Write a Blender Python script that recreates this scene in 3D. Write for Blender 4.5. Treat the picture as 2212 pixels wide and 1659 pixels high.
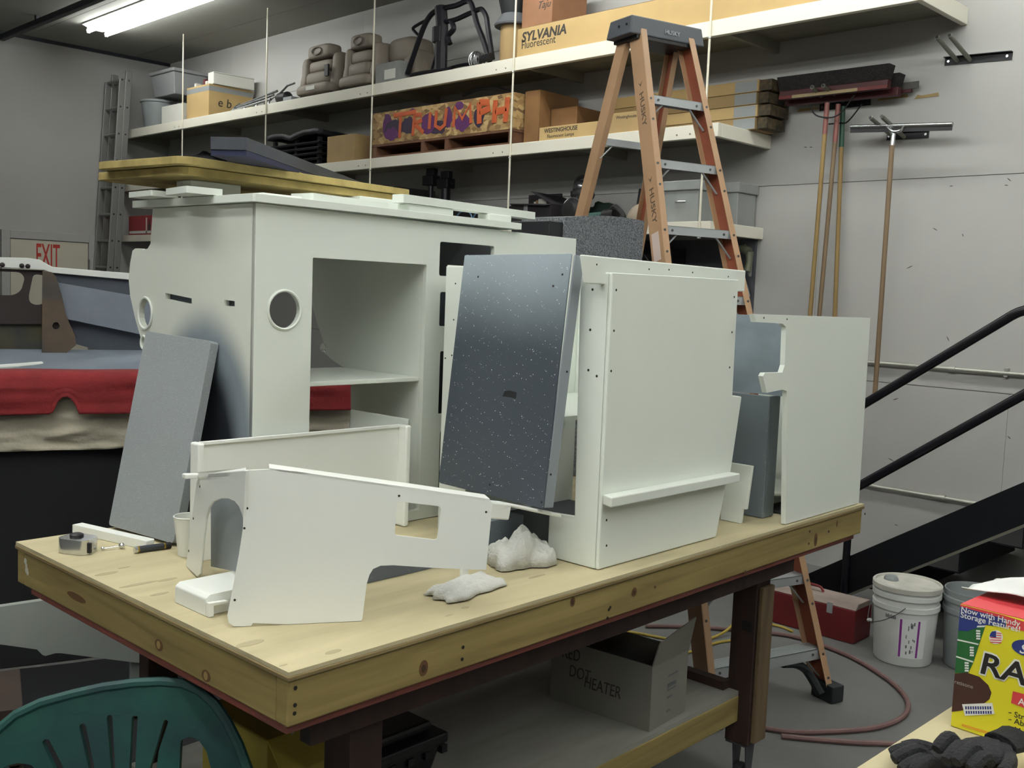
import bpy, bmesh, math, random
import numpy as np
from mathutils import Vector, Matrix, noise
from mathutils.geometry import tessellate_polygon
for o in list(bpy.data.objects): bpy.data.objects.remove(o)
S=bpy.context.scene; COL=S.collection
random.seed(7)
# ---------------------------------------------------------------- camera
F=2205.48; PITCH=.0901; ROLL=.0397; YR=.7896; CH=1.68; CX,CY=1106,829.5
def _basis():
    cp,sp=math.cos(PITCH),math.sin(PITCH)
    f=Vector((0,cp,-sp)); u=Vector((0,sp,cp)); r=Vector((1,0,0))
    c,s=math.cos(ROLL),math.sin(ROLL)
    M=Matrix.Rotation(-YR,3,'Z')
    return M@(c*r+s*u), M@(-s*r+c*u), M@f
CR,CU,CF=_basis(); CAM=Vector((0,0,CH))
cd=bpy.data.cameras.new('camera'); cam=bpy.data.objects.new('camera',cd); COL.objects.link(cam)
cd.sensor_width=36; cd.lens=F/2212*36; cd.clip_start=.02; cd.clip_end=100
cam.matrix_world=Matrix(((CR.x,CU.x,-CF.x,0),(CR.y,CU.y,-CF.y,0),(CR.z,CU.z,-CF.z,CH),(0,0,0,1)))
S.camera=cam
# ---------------------------------------------------------------- world, exposure
w=bpy.data.worlds.new('world'); S.world=w; w.use_nodes=True
w.node_tree.nodes['Background'].inputs[0].default_value=(.5,.55,.6,1); w.node_tree.nodes['Background'].inputs[1].default_value=.05
S.view_settings.view_transform='Standard'; S.view_settings.look='None'; S.view_settings.gamma=1
S.view_settings.use_curve_mapping=False; S.view_settings.exposure=0.0
TUBE_STRENGTH=35.0      # brightness of the fluorescent tubes (the room's only light)
LAMP_ROWS=[(4.64,(-3.7,-1.25,1.2,3.65,8.55)),(1.0,(-3.9,-1.4,1.1,3.6)),(-.1,(-3.9,-1.4,1.1)),(-2.4,(-1.4,1.1))]   # x of a row, start y of each 2.42 m fixture; all but the one by the EXIT wall are unseen, added for brightness
# ---------------------------------------------------------------- pixel -> place (pixel gives a direction; distance from a plane it touches)
def ray(x,y): return (x-CX)/F*CR-(y-CY)/F*CU+CF
def az(x,y,z): d=ray(x,y); return CAM+d*((z-CH)/d.z)
def ax(x,y,X): d=ray(x,y); return CAM+d*(X/d.x)
def ay(x,y,Y): d=ray(x,y); return CAM+d*(Y/d.y)
def ad(x,y,dep): return CAM+ray(x,y)*dep
def onplane(x,y,p,n): d=ray(x,y); return CAM+d*(((p-CAM).dot(n))/d.dot(n))
# the work table's own frame: a along its long side, b across, z above the top
TZ=.978; TN=Vector((1.0026,1.5338,TZ)); YT=.0370
TF=Matrix.Translation(TN)@Matrix.Rotation(YT,4,'Z'); TI=TF.inverted()
T1=(TF.to_3x3()@Vector((1,0,0))); T2=(TF.to_3x3()@Vector((0,1,0)))
def W(a,b,z): return TF@Vector((a,b,z))
def Tz(x,y,z=0): return TI@az(x,y,TZ+z)
def Tb(x,y,b): return TI@onplane(x,y,W(0,b,0),T2)
def Ta(x,y,a): return TI@onplane(x,y,W(a,0,0),T1)
# ---------------------------------------------------------------- materials
def col(h,a=1):
    h=h.lstrip('#'); v=[int(h[i:i+2],16)/255 for i in (0,2,4)]
    return tuple([(c/12.92 if c<=.04045 else ((c+.055)/1.055)**2.4) for c in v])+(a,)
MATS={}
def mat(name,c,rough=.6,metal=0,var=0,vs=8,bump=0,bs=60,c2=None,spec=.5,stretch=None,detail=4,lo=.35,hi=.65,emit=0):
    if name in MATS: return MATS[name]
    m=bpy.data.materials.new(name); MATS[name]=m; m.use_nodes=True
    nt=m.node_tree; N=nt.nodes; L=nt.links; b=N['Principled BSDF']
    b.inputs['Base Color'].default_value=col(c); b.inputs['Roughness'].default_value=rough; b.inputs['Metallic'].default_value=metal
    b.inputs['Specular IOR Level'].default_value=spec
    if emit: b.inputs['Emission Color'].default_value=col(c); b.inputs['Emission Strength'].default_value=emit
    tc=None
    def coord():
        t=N.new('ShaderNodeTexCoord'); mp=N.new('ShaderNodeMapping'); L.new(t.outputs['Object'],mp.inputs[0])
        if stretch: mp.inputs['Scale'].default_value=stretch
        return mp.outputs[0]
    if var or c2:
        tc=coord(); n=N.new('ShaderNodeTexNoise'); n.inputs['Scale'].default_value=vs; n.inputs['Detail'].default_value=detail; L.new(tc,n.inputs['Vector'])
        r=N.new('ShaderNodeValToRGB'); L.new(n.outputs['Fac'],r.inputs[0])
        r.color_ramp.elements[0].position=lo; r.color_ramp.elements[1].position=hi
        base=col(c)
        if c2: e0,e1=col(c2),base
        else: e0=tuple(x*(1-var) for x in base[:3])+(1,); e1=tuple(min(1,x*(1+var*.6)) for x in base[:3])+(1,)
        r.color_ramp.elements[0].color=e0; r.color_ramp.elements[1].color=e1
        L.new(r.outputs[0],b.inputs['Base Color'])
    if bump:
        tc=tc or coord(); n=N.new('ShaderNodeTexNoise'); n.inputs['Scale'].default_value=bs; n.inputs['Detail'].default_value=3; L.new(tc,n.inputs['Vector'])
        bp=N.new('ShaderNodeBump'); bp.inputs['Strength'].default_value=bump; bp.inputs['Distance'].default_value=.01; L.new(n.outputs['Fac'],bp.inputs['Height']); L.new(bp.outputs[0],b.inputs['Normal'])
    return m
def wood(name,c,dark,grain=(1,14,14),scale=3,knots=None,rough=.65,amt=.5):
    """board: long grain streaks plus darker knots"""
    if name in MATS: return MATS[name]
    m=bpy.data.materials.new(name); MATS[name]=m; m.use_nodes=True
    nt=m.node_tree; N=nt.nodes; L=nt.links; b=N['Principled BSDF']; b.inputs['Roughness'].default_value=rough
    t=N.new('ShaderNodeTexCoord'); mp=N.new('ShaderNodeMapping'); L.new(t.outputs['Object'],mp.inputs[0]); mp.inputs['Scale'].default_value=grain
    n=N.new('ShaderNodeTexNoise'); n.inputs['Scale'].default_value=scale; n.inputs['Detail'].default_value=6; n.inputs['Distortion'].default_value=.6; L.new(mp.outputs[0],n.inputs['Vector'])
    r=N.new('ShaderNodeValToRGB'); L.new(n.outputs['Fac'],r.inputs[0]); r.color_ramp.elements[0].position=.3; r.color_ramp.elements[1].position=.7
    A,B=col(dark),col(c); r.color_ramp.elements[0].color=tuple(B[i]*(1-amt)+A[i]*amt for i in range(3))+(1,); r.color_ramp.elements[1].color=B
    out=r.outputs[0]
    if knots:
        sc,size=knots
        mp2=N.new('ShaderNodeMapping'); L.new(t.outputs['Object'],mp2.inputs[0]); mp2.inputs['Scale'].default_value=(.55,1,1)
        v=N.new('ShaderNodeTexVoronoi'); v.inputs['Scale'].default_value=sc; L.new(mp2.outputs[0],v.inputs['Vector'])
        kr=N.new('ShaderNodeValToRGB'); L.new(v.outputs['Distance'],kr.inputs[0]); kr.color_ramp.elements[0].position=size*.5; kr.color_ramp.elements[0].color=(1,1,1,1); kr.color_ramp.elements[1].position=size; kr.color_ramp.elements[1].color=(0,0,0,1)
        mx=N.new('ShaderNodeMix'); mx.data_type='RGBA'; L.new(kr.outputs[0],mx.inputs[0]); L.new(out,mx.inputs[6]); mx.inputs[7].default_value=A; out=mx.outputs[2]
    L.new(out,b.inputs['Base Color'])
    bp=N.new('ShaderNodeBump'); bp.inputs['Strength'].default_value=.15; bp.inputs['Distance'].default_value=.005; L.new(n.outputs['Fac'],bp.inputs['Height']); L.new(bp.outputs[0],b.inputs['Normal'])
    return m
def speckle(name,c,dot,scale=300,size=.12,rough=.5,fade=None,bump=0,dense=6):
    """paint with droplets of a second colour; fade=(colour, axis, start, end, noise) blends to overspray along an object axis"""
    if name in MATS: return MATS[name]
    m=bpy.data.materials.new(name); MATS[name]=m; m.use_nodes=True
    nt=m.node_tree; N=nt.nodes; L=nt.links; b=N['Principled BSDF']; b.inputs['Roughness'].default_value=rough
    t=N.new('ShaderNodeTexCoord')
    cur=None
    rgb=N.new('ShaderNodeRGB'); rgb.outputs[0].default_value=col(c); cur=rgb.outputs[0]
    if fade:
        fc,axis,s0,s1,nz=fade
        sp=N.new('ShaderNodeSeparateXYZ'); L.new(t.outputs['Object'],sp.inputs[0])
        n=N.new('ShaderNodeTexNoise'); n.inputs['Scale'].default_value=4; n.inputs['Detail'].default_value=2; L.new(t.outputs['Object'],n.inputs['Vector'])
        a=N.new('ShaderNodeMath'); a.operation='MULTIPLY_ADD'; L.new(n.outputs['Fac'],a.inputs[0]); a.inputs[1].default_value=nz; L.new(sp.outputs[axis],a.inputs[2])
        mr=N.new('ShaderNodeMapRange'); mr.interpolation_type='SMOOTHSTEP'; L.new(a.outputs[0],mr.inputs[0]); mr.inputs[1].default_value=s0+nz*.5; mr.inputs[2].default_value=s1+nz*.5
        mx=N.new('ShaderNodeMix'); mx.data_type='RGBA'; L.new(mr.outputs[0],mx.inputs[0]); L.new(cur,mx.inputs[6]); mx.inputs[7].default_value=col(fc); cur=mx.outputs[2]
    if scale:
        v=N.new('ShaderNodeTexVoronoi'); v.inputs['Scale'].default_value=scale; L.new(t.outputs['Object'],v.inputs['Vector'])
        wn=N.new('ShaderNodeMath'); wn.operation='LESS_THAN'; L.new(v.outputs['Distance'],wn.inputs[0])
        sx=N.new('ShaderNodeSeparateColor'); L.new(v.outputs['Color'],sx.inputs[0])
        ml=N.new('ShaderNodeMath'); ml.operation='POWER'; L.new(sx.outputs[0],ml.inputs[0]); ml.inputs[1].default_value=dense
        m2=N.new('ShaderNodeMath'); m2.operation='MULTIPLY'; L.new(ml.outputs[0],m2.inputs[0]); m2.inputs[1].default_value=size*3
        L.new(m2.outputs[0],wn.inputs[1])
        mx=N.new('ShaderNodeMix'); mx.data_type='RGBA'; L.new(wn.outputs[0],mx.inputs[0]); L.new(cur,mx.inputs[6]); mx.inputs[7].default_value=col(dot); cur=mx.outputs[2]
    L.new(cur,b.inputs['Base Color'])
    if bump:
        n=N.new('ShaderNodeTexNoise'); n.inputs['Scale'].default_value=400; L.new(t.outputs['Object'],n.inputs['Vector'])
        bp=N.new('ShaderNodeBump'); bp.inputs['Strength'].default_value=bump; bp.inputs['Distance'].default_value=.004; L.new(n.outputs['Fac'],bp.inputs['Height']); L.new(bp.outputs[0],b.inputs['Normal'])
    return m
# ---------------------------------------------------------------- mesh helpers
def wloc(o):
    v=Vector((0,0,0))
    while o is not None: v=v+o.location; o=o.parent
    return v
def tag(o,label=None,cat=None,group=None,kind=None):
    if label: o['label']=label
    if cat: o['category']=cat
    if group: o['group']=group
    if kind: o['kind']=kind
    return o
def thing(name,label,cat,loc,group=None,kind=None):
    o=bpy.data.objects.new(name,None); COL.objects.link(o); o.location=Vector(loc); o.empty_display_size=.05
    return tag(o,label,cat,group,kind)
I4=Matrix.Identity(4)
class MB:
    """collects shapes in world space; build() links them as one mesh object"""
    def __init__(s,M=None): s.bm=bmesh.new(); s.M=M or I4
    def _m(s,M): return s.M@M if M is not None else s.M
    def face(s,pts,M=None):
        m=s._m(M); vs=[s.bm.verts.new(m@Vector(p)) for p in pts]
        try: s.bm.faces.new(vs)
        except ValueError: pass
        return s
    def raw(s,verts,faces,M=None):
        m=s._m(M); vs=[s.bm.verts.new(m@Vector(p)) for p in verts]
        for f in faces:
            try: s.bm.faces.new([vs[i] for i in f])
            except ValueError: pass
        return s
    def box(s,lo,hi,M=None):
        x0,y0,z0=lo; x1,y1,z1=hi
        v=[(x0,y0,z0),(x1,y0,z0),(x1,y1,z0),(x0,y1,z0),(x0,y0,z1),(x1,y0,z1),(x1,y1,z1),(x0,y1,z1)]
        return s.raw(v,[(0,3,2,1),(4,5,6,7),(0,1,5,4),(1,2,6,5),(2,3,7,6),(3,0,4,7)],M)
    def hexa(s,b4,t4,M=None):
        return s.raw(list(b4)+list(t4),[(0,3,2,1),(4,5,6,7),(0,1,5,4),(1,2,6,5),(2,3,7,6),(3,0,4,7)],M)
    def prism(s,outline,h,M=None,holes=(),z0=0):
        loops=[list(outline)]+[list(x) for x in holes]
        pl=[[Vector((p[0],p[1],0)) for p in l] for l in loops]
        tris=tessellate_polygon(pl); flat=[p for l in pl for p in l]; n=len(flat)
        vs=[(p.x,p.y,z0) for p in flat]+[(p.x,p.y,z0+h) for p in flat]
        fs=[tuple(t) for t in tris]+[tuple(n+i for i in t) for t in tris]
        k=0
        for l in loops:
            c=len(l)
            for i in range(c):
                a,b=k+i,k+(i+1)%c; fs.append((a,b,n+b,n+a))
            k+=c
        return s.raw(vs,fs,M)
    def tube(s,pts,r,seg=8,M=None,cyc=False,caps=True,flat=1.0,up=None):
        pts=[Vector(p) for p in pts]; n=len(pts); rs=r if isinstance(r,(list,tuple)) else [r]*n
        vs=[];fs=[]; prev=None
        for i,p in enumerate(pts):
            if cyc: t=pts[(i+1)%n]-pts[i-1]
            else: t=pts[min(i+1,n-1)]-pts[max(i-1,0)]
            t=t.normalized() if t.length>1e-9 else Vector((0,0,1))
            if prev is None:
                a=Vector(up) if up else (Vector((0,0,1)) if abs(t.z)<.9 else Vector((1,0,0)))
                x=a.cross(t).normalized()
            else: x=(prev-t*prev.dot(t)).normalized()
            prev=x; y=t.cross(x)
            for k in range(seg):
                an=2*math.pi*k/seg; vs.append(p+(x*math.cos(an)+y*math.sin(an)*flat)*rs[i])
        m=n if cyc else n-1
        for i in range(m):
            for k in range(seg):
                a=i*seg+k;b=i*seg+(k+1)%seg;c=((i+1)%n)*seg+(k+1)%seg;d=((i+1)%n)*seg+k; fs.append((a,b,c,d))
        if caps and not cyc: fs.append(tuple(range(seg))[::-1]); fs.append(tuple((n-1)*seg+k for k in range(seg)))
        return s.raw(vs,fs,M)
    def lathe(s,prof,seg=24,M=None,sx=1,sy=1):
        vs=[];fs=[]; n=len(prof)
        for (rr,z) in prof:
            for k in range(seg):
                a=2*math.pi*k/seg; vs.append((rr*math.cos(a)*sx,rr*math.sin(a)*sy,z))
        for i in range(n-1):
            for k in range(seg): fs.append((i*seg+k,i*seg+(k+1)%seg,(i+1)*seg+(k+1)%seg,(i+1)*seg+k))
        if prof[0][0]>1e-5: fs.append(tuple(range(seg))[::-1])
        if prof[-1][0]>1e-5: fs.append(tuple((n-1)*seg+k for k in range(seg)))
        return s.raw(vs,fs,M)
    def ball(s,c,r,M=None,seg=12,rings=8,noisy=0,ns=3):
        rx,ry,rz=(r,r,r) if not isinstance(r,(list,tuple)) else r
        vs=[];fs=[]
        for i in range(rings+1):
            th=math.pi*i/rings
            for k in range(seg):
                ph=2*math.pi*k/seg; d=Vector((math.sin(th)*math.cos(ph),math.sin(th)*math.sin(ph),math.cos(th)))
                q=1+(noisy*noise.noise(d*ns+Vector(c)) if noisy else 0)
                vs.append((c[0]+d.x*rx*q,c[1]+d.y*ry*q,c[2]+d.z*rz*q))
        for i in range(rings):
            for k in range(seg): fs.append((i*seg+k,i*seg+(k+1)%seg,(i+1)*seg+(k+1)%seg,(i+1)*seg+k))
        return s.raw(vs,fs,M)
    def grid(s,fn,nu,nv,M=None,thick=0):
        vs=[];fs=[]
        for i in range(nu+1):
            for j in range(nv+1): vs.append(fn(i/nu,j/nv))
        for i in range(nu):
            for j in range(nv): a=i*(nv+1)+j; fs.append((a,a+1,a+nv+2,a+nv+1))
        return s.raw(vs,fs,M)
    def build(s,name,m,parent=None,smooth=False,bev=0,seg=2,solid=0,sub=0,label=None,ang=40,weld=True):
        me=bpy.data.meshes.new(name); p=wloc(parent)
        if weld: bmesh.ops.remove_doubles(s.bm,verts=s.bm.verts,dist=1e-5)
        bmesh.ops.recalc_face_normals(s.bm,faces=s.bm.faces)
        if parent is None and len(s.bm.verts):
            xs=[v.co for v in s.bm.verts]; c=Vector(((min(v.x for v in xs)+max(v.x for v in xs))/2,(min(v.y for v in xs)+max(v.y for v in xs))/2,min(v.z for v in xs)))
        elif len(s.bm.verts):
            xs=[v.co for v in s.bm.verts]; c=Vector(((min(v.x for v in xs)+max(v.x for v in xs))/2,(min(v.y for v in xs)+max(v.y for v in xs))/2,min(v.z for v in xs)))
        else: c=p
        bmesh.ops.translate(s.bm,verts=s.bm.verts,vec=-c)
        s.bm.to_mesh(me); s.bm.free()
        o=bpy.data.objects.new(name,me); COL.objects.link(o); o.location=c-p
        if parent is not None: o.parent=parent
        me.materials.append(m)
        if smooth or sub:
            for q in me.polygons: q.use_smooth=True
            if not sub: me.set_sharp_from_angle(angle=math.radians(ang))
        if solid:
            d=o.modifiers.new('solid','SOLIDIFY'); d.thickness=solid; d.offset=0
        if bev:
            d=o.modifiers.new('bevel','BEVEL'); d.width=bev; d.segments=seg; d.limit_method='ANGLE'; d.angle_limit=math.radians(35)
        if sub:
            d=o.modifiers.new('sub','SUBSURF'); d.levels=sub; d.render_levels=sub
        if label: o['label']=label
        return o
def frame(o,u,v):
    """4x4 with origin o, x along u, y along v (made square), z = u x v"""
    u=Vector(u).normalized(); v=Vector(v); v=(v-u*v.dot(u)).normalized(); n=u.cross(v)
    return Matrix(((u.x,v.x,n.x,o[0]),(u.y,v.y,n.y,o[1]),(u.z,v.z,n.z,o[2]),(0,0,0,1)))
def pix2d(Fm,pts):
    """pixels seen on the xy plane of a frame -> its 2d coordinates"""
    I=Fm.inverted(); o=Fm.translation; n=Fm.to_3x3()@Vector((0,0,1))
    return [tuple((I@onplane(x,y,o,n))[:2]) for x,y in pts]
def text(name,s,size,M,m,parent=None,fat=0,shear=0,sx=1,ext=.0006,align='LEFT'):
    cu=bpy.data.curves.new(name,'FONT'); cu.body=s; cu.size=size; cu.offset=fat*size; cu.shear=shear; cu.extrude=ext; cu.align_x=align; cu.resolution_u=3
    t=bpy.data.objects.new(name,cu); me=bpy.data.meshes.new_from_object(t); bpy.data.objects.remove(t)
    b=MB(); b.bm.from_mesh(me); bpy.data.meshes.remove(me)
    b.bm.transform(M@Matrix.Diagonal((sx,1,1,1)))
    return b.build(name,m,parent,weld=False)
def round_poly(pts,r,n=4):
    """round the corners of a polygon; r may be one number or a list"""
    out=[]; c=len(pts); rs=r if isinstance(r,(list,tuple)) else [r]*c
    for i in range(c):
        p=Vector(pts[i][:2]+(0,)) if isinstance(pts[i],tuple) else Vector((pts[i][0],pts[i][1],0))
        a=Vector((pts[i-1][0],pts[i-1][1],0))-p; b=Vector((pts[(i+1)%c][0],pts[(i+1)%c][1],0))-p
        rr=min(rs[i],a.length*.49,b.length*.49)
        if rr<1e-5: out.append((p.x,p.y)); continue
        A=p+a.normalized()*rr; B=p+b.normalized()*rr
        for k in range(n+1):
            t=k/n; q=A*(1-t)**2+p*2*t*(1-t)+B*t*t; out.append((q.x,q.y))
    return out
def circle(cx,cy,r,n=24,ry=None):
    return [(cx+r*math.cos(2*math.pi*k/n),cy+(ry or r)*math.sin(2*math.pi*k/n)) for k in range(n)]
def ccopy(o,parent,delta=Vector((0,0,0))):
    c=o.copy(); COL.objects.link(c); c.parent=parent; c.location=c.location+delta
    for ch in o.children: ccopy(ch,c)
    return c
def spline(pts,n=8):
    """smooth curve through points (Catmull-Rom)"""
    P=[Vector(p) for p in pts]; out=[]
    for i in range(len(P)-1):
        a=P[max(i-1,0)];b=P[i];c=P[i+1];d=P[min(i+2,len(P)-1)]
        for k in range(n):
            t=k/n; out.append(.5*((2*b)+(c-a)*t+(2*a-5*b+4*c-d)*t*t+(3*b-a-3*c+d)*t**3))
    out.append(P[-1]); return out
WHITE=mat('white_paint','#e4e6de',.45,var=.03,vs=3)
# ================================================================ the room
XW,YE,ZC=6.0,12.06,4.28      # back wall, wall with the EXIT door, ceiling
X0R,Y0R=-5.0,-6.0
WALL=mat('wall_paint','#a6a5a2',.7,var=.05,vs=1.2,bump=.05,bs=25)
FLOORM=mat('concrete','#646462',.75,var=.16,vs=1.6,bump=.12,bs=30,detail=8)
CEILM=mat('ceiling_paint','#8f8e88',.8,var=.05,vs=1)
tag(MB().box((X0R,Y0R,-.1),(XW+.1,YE+.1,0)).build('floor',FLOORM),kind='structure')
cl=tag(MB().box((X0R,Y0R,ZC+.014),(XW+.1,YE+.1,ZC+.1)).build('ceiling',mat('seam_dark','#3a3a38',.8)),kind='structure')
xs=[5.544-1.22*k for k in range(9)]; edges=[(5.547,XW)]+[(xs[k+1]+.003,xs[k]-.003) for k in range(8)]
for a,b in edges:
    MB().box((max(a,X0R),Y0R,ZC),(b,YE,ZC+.013)).build('ceiling_panel',CEILM,cl)
wb=tag(MB().box((XW+.012,Y0R,0),(XW+.1,YE+.1,ZC)).build('wall_back',mat('wall_core','#8a877d',.8)),kind='structure')
ysm=ax(2172,950,XW).y
rows=[(0,1.218),(1.222,2.438),(2.442,3.658),(3.662,ZC)]
cuts=[ysm+2.44*k for k in range(-4,6)]
for ri,(z0,z1) in enumerate(rows):
    cc=[Y0R]+[c for c in [q+(1.22 if ri%2 else 0) for q in cuts] if Y0R+.05<c<YE-.05]+[YE]
    for a,b in zip(cc,cc[1:]): MB().box((XW,a+.0008,z0),(XW+.0115,b-.0008,z1)).build('wall_panel',WALL,wb)
# scuff marks and the bare patch where old trim was pulled off
SCUFF=mat('scuff','#55524b',.8)
for (x,y,l,a) in [(2020,495,9,30),(2080,508,5,60),(1965,577,12,-25),(2048,732,10,60),(1935,862,10,-20),(1925,993,12,20),(2180,945,7,40),(1936,1134,6,10),(2174,400,6,10),(2055,402,6,0),(2180,388,8,40),(1740,318,6,0),(1752,318,6,0)]:
    p=ax(x,y,XW); q=l/2205*7.5*.5; d=Vector((0,math.cos(math.radians(a)),math.sin(math.radians(a))))
    MB().tube([p-d*q,p,p+d*q],[.001,.003,.001],5).build('scuff_mark',SCUFF,wb)
wp=wood('raw_wood_patch','#9a8355','#6b5838',grain=(1,2,14))
for x0,y0,x1,y1,h in ((1722,242,1880,222,.018),(1895,218,1962,211,.022),(1975,214,2028,209,.024)):
    A=ax(x0,y0,XW-.001);B=ax(x1,y1,XW-.001)
    MB().prism([(0,0),((B-A).length,.004),((B-A).length*.97,h),((B-A).length*.3,h*.7),(.02,h)],.002,M=frame(A,B-A,Vector((0,0,1)))).build('torn_paint_patch',wp,wb)
tag(MB().box((X0R,YE,0),(XW+.1,YE+.1,ZC)).build('wall_left',WALL),kind='structure')
tag(MB().box((X0R,Y0R-.1,0),(XW+.1,Y0R,ZC)).build('wall_right',WALL),kind='structure')
tag(MB().box((X0R-.1,Y0R-.1,0),(X0R,YE+.1,ZC)).build('wall_front',WALL),kind='structure')
# EXIT door in the left wall
dl=ay(21,514,YE-.03); dr=ay(191,527,YE-.03); dx0,dx1,dz=dl.x,dr.x,dl.z
DOORM=mat('door_paint','#c3bfae',.5,var=.03,vs=2)
door=thing('door_1',None,None,((dx0+dx1)/2,YE,0),kind='structure'); 
MB().box((dx0+.006,YE-.035,.01),(dx1-.006,YE-.002,dz-.006)).build('door_leaf',DOORM,door,bev=.002)
fr=MB(); c=.09
fr.box((dx0-c,YE-.045,0),(dx0,YE,dz+c)); fr.box((dx1,YE-.045,0),(dx1+c,YE,dz+c)); fr.box((dx0,YE-.045,dz),(dx1,YE,dz+c))
fr.build('door_frame',WALL,door,bev=.004)
e0=ay(77,561,YE-.037); e1=ay(135,563,YE-.037); et=ay(79,524,YE-.037)
RED=mat('exit_red','#b8392f',.5)
eh=.26
text('exit_lettering','EXIT',eh/.72,frame(Vector((e0.x+.0,YE-.0365,et.z-eh)),Vector((1,0,0)),Vector((0,0,1))),RED,door,fat=.012,sx=(e1.x-e0.x)/(eh/.72*2.28))
MB().tube([(dx1-.08,YE-.035,1.0),(dx1-.08,YE-.09,1.0),(dx1-.19,YE-.09,1.0)],.012).build('door_handle',mat('steel','#9a9a98',.35,.9),door,smooth=True)
MB().box((dx1-.01,YE-.046,1.72),(dx1+.012,YE-.03,1.86)).build('door_hinge',mat('steel','#9a9a98',.35,.9),door)
# dark steel pipe rail running under the ceiling
PIPE=mat('dark_steel','#2c2f35',.5,.3)
cr=thing('ceiling_rail',None,None,(4.12,3,ZC),kind='structure')
MB().box((4.03,Y0R+.1,ZC-.11),(4.09,YE-.032,ZC-.045)).build('rail_bar',PIPE,cr,bev=.01)
for y in (-4,-1,2,5,8,11): MB().box((4.045,y,ZC-.045),(4.075,y+.05,ZC)).build('rail_hanger',PIPE,cr)
# dark cove strip where the ceiling meets the left wall
tag(MB().box((X0R,YE-.03,ZC-.035),(XW,YE,ZC)).build('trim_1',PIPE),kind='structure')
# fluorescent fixtures
TUBEM=mat('tube_glow','#f9fcf9',.4,emit=TUBE_STRENGTH)
HOUS=mat('lamp_housing','#e8e6df',.4)
fix=None; nfix=0
for xr,ys in LAMP_ROWS:
    for y in ys:
        lab='long fluorescent ceiling fixture glowing near the EXIT wall' if (xr>4 and y>8) else 'unseen fluorescent ceiling fixture added over the shop floor for brightness'
        if fix is None:
            fix=thing('fluorescent_fixture',lab,'ceiling light',(xr,y,ZC),'fluorescent fixtures on the ceiling')
            h=MB(); h.prism([(-.16,0),(-.16,-.012),(-.05,-.05),(.05,-.05),(.16,-.012),(.16,0)],2.36,M=frame(Vector((xr,y+2.39,ZC)),Vector((1,0,0)),Vector((0,0,1))))
            h.build('housing',HOUS,fix)
            for sx in (-.095,.095):
                t=MB().tube([(xr+sx,y+.045,ZC-.065),(xr+sx,y+2.375,ZC-.065)],.022,10); t.build('fluorescent_tube',TUBEM,fix,smooth=True)
                for yy in (y+.03,y+2.375): MB().box((xr+sx-.014,yy,ZC-.09),(xr+sx+.014,yy+.016,ZC-.02)).build('lamp_holder',HOUS,fix)
        else:
            o=fix.copy(); COL.objects.link(o); o.location=(xr,y,ZC); o['label']=lab
            for ch in fix.children: ccopy(ch,o)
# wall conduits
CON=mat('conduit_steel','#a9aaa0',.4,.6)
def conduit(lab,z,y0,y1,dz=0):
    c=thing('conduit',lab,'conduit',(XW,y0,z)); 
    MB().tube([(XW-.022,y0,z),(XW-.022,y1,z+dz)],.0135,10).build('pipe',CON,c,smooth=True)
    y=y0-.35
    while y>y1:
        t=(y-y0)/(y1-y0)
        MB().tube([(XW-.022,y+.02,z+dz*t),(XW-.022,y-.02,z+dz*t)],.018,10).build('coupling',CON,c,smooth=True)
        MB().box((XW-.03,y-.31,z+dz*t-.02),(XW,y-.29,z+dz*t+.03)).build('strap',CON,c); y-=.85
conduit('thin grey conduit pipe on the wall, passing behind the squeegee pole',1.335,4.4,-3)
conduit('thin grey conduit pipe on the wall below the stair handrails',ax(1879,1049,XW-.02).z,4.4,-3,0)
# ================================================================ wall shelves
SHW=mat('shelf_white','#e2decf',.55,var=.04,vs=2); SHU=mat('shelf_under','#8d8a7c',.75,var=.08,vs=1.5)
def shelf(lab,ztop,zbot,yr):
    s=thing('wall_shelf',lab,'shelf',(5.38,yr,zbot))
    MB().box((5.38,yr,zbot),(5.42,YE-.002,ztop)).build('front_board',SHW,s,bev=.003)
    MB().box((5.4205,yr,zbot),(XW-.001,yr+.035,ztop)).build('end_board',SHW,s,bev=.003)
    for i in range(3):
        a=5.4205+i*.193; MB().box((a,yr+.0355,ztop-.022),(a+.19,YE-.003,ztop-.002)).build('deck_board',SHU,s)
    y=yr+1.2
    while y<YE: MB().box((5.4205,y,zbot+.002),(XW-.001,y+.035,ztop-.0225)).build('cross_joist',SHU,s); y+=1.68
    for k in range(5):
        y=3.9+k*1.68
        for dy in (-.05,.05):
            MB().tube([(5.3795,y+dy,zbot+.03),(5.377,y+dy,zbot+.03)],.006,6).build('nail_head',mat('nail','#8d8878',.5,.5),s)
    return s
shelf('highest white wall shelf, carrying the long cardboard box and car seats',3.385,3.29,2.424)
shelf('middle white wall shelf, carrying the spray-painted crate',2.765,2.68,3.643)
shelf('lowest white wall shelf, carrying the grey crates and black box',2.165,2.09,3.66)
SZ3,SZ2,SZ1=3.385,2.765,2.165
ROD=mat('rod_white','#d9d4c2',.5,.2)
for y,l in ((10.477,'beside the taped cardboard box'),(8.805,'between the taped box and the tan car seats'),(7.13,'beside the tan car seats'),(5.44,'at the near end of the spray-painted crate'),(3.735,'behind the orange stepladder')):
    h=thing('hanger_rod','thin white shelf hanger rod '+l,'rod',(5.372,y,SZ1-.1),'shelf hanger rods')
    MB().tube([(5.371,y,SZ1-.1),(5.371,y,ZC)],.0075,8).build('rod',ROD,h,smooth=True)
    for z in (SZ1,SZ2,SZ3): MB().lathe([(.0,-.108),(.014,-.108),(.014,-.098),(0,-.098)],6,M=Matrix.Translation((5.371,y,z))).build('nut',mat('steel','#9a9a98',.35,.9),h)
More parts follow.
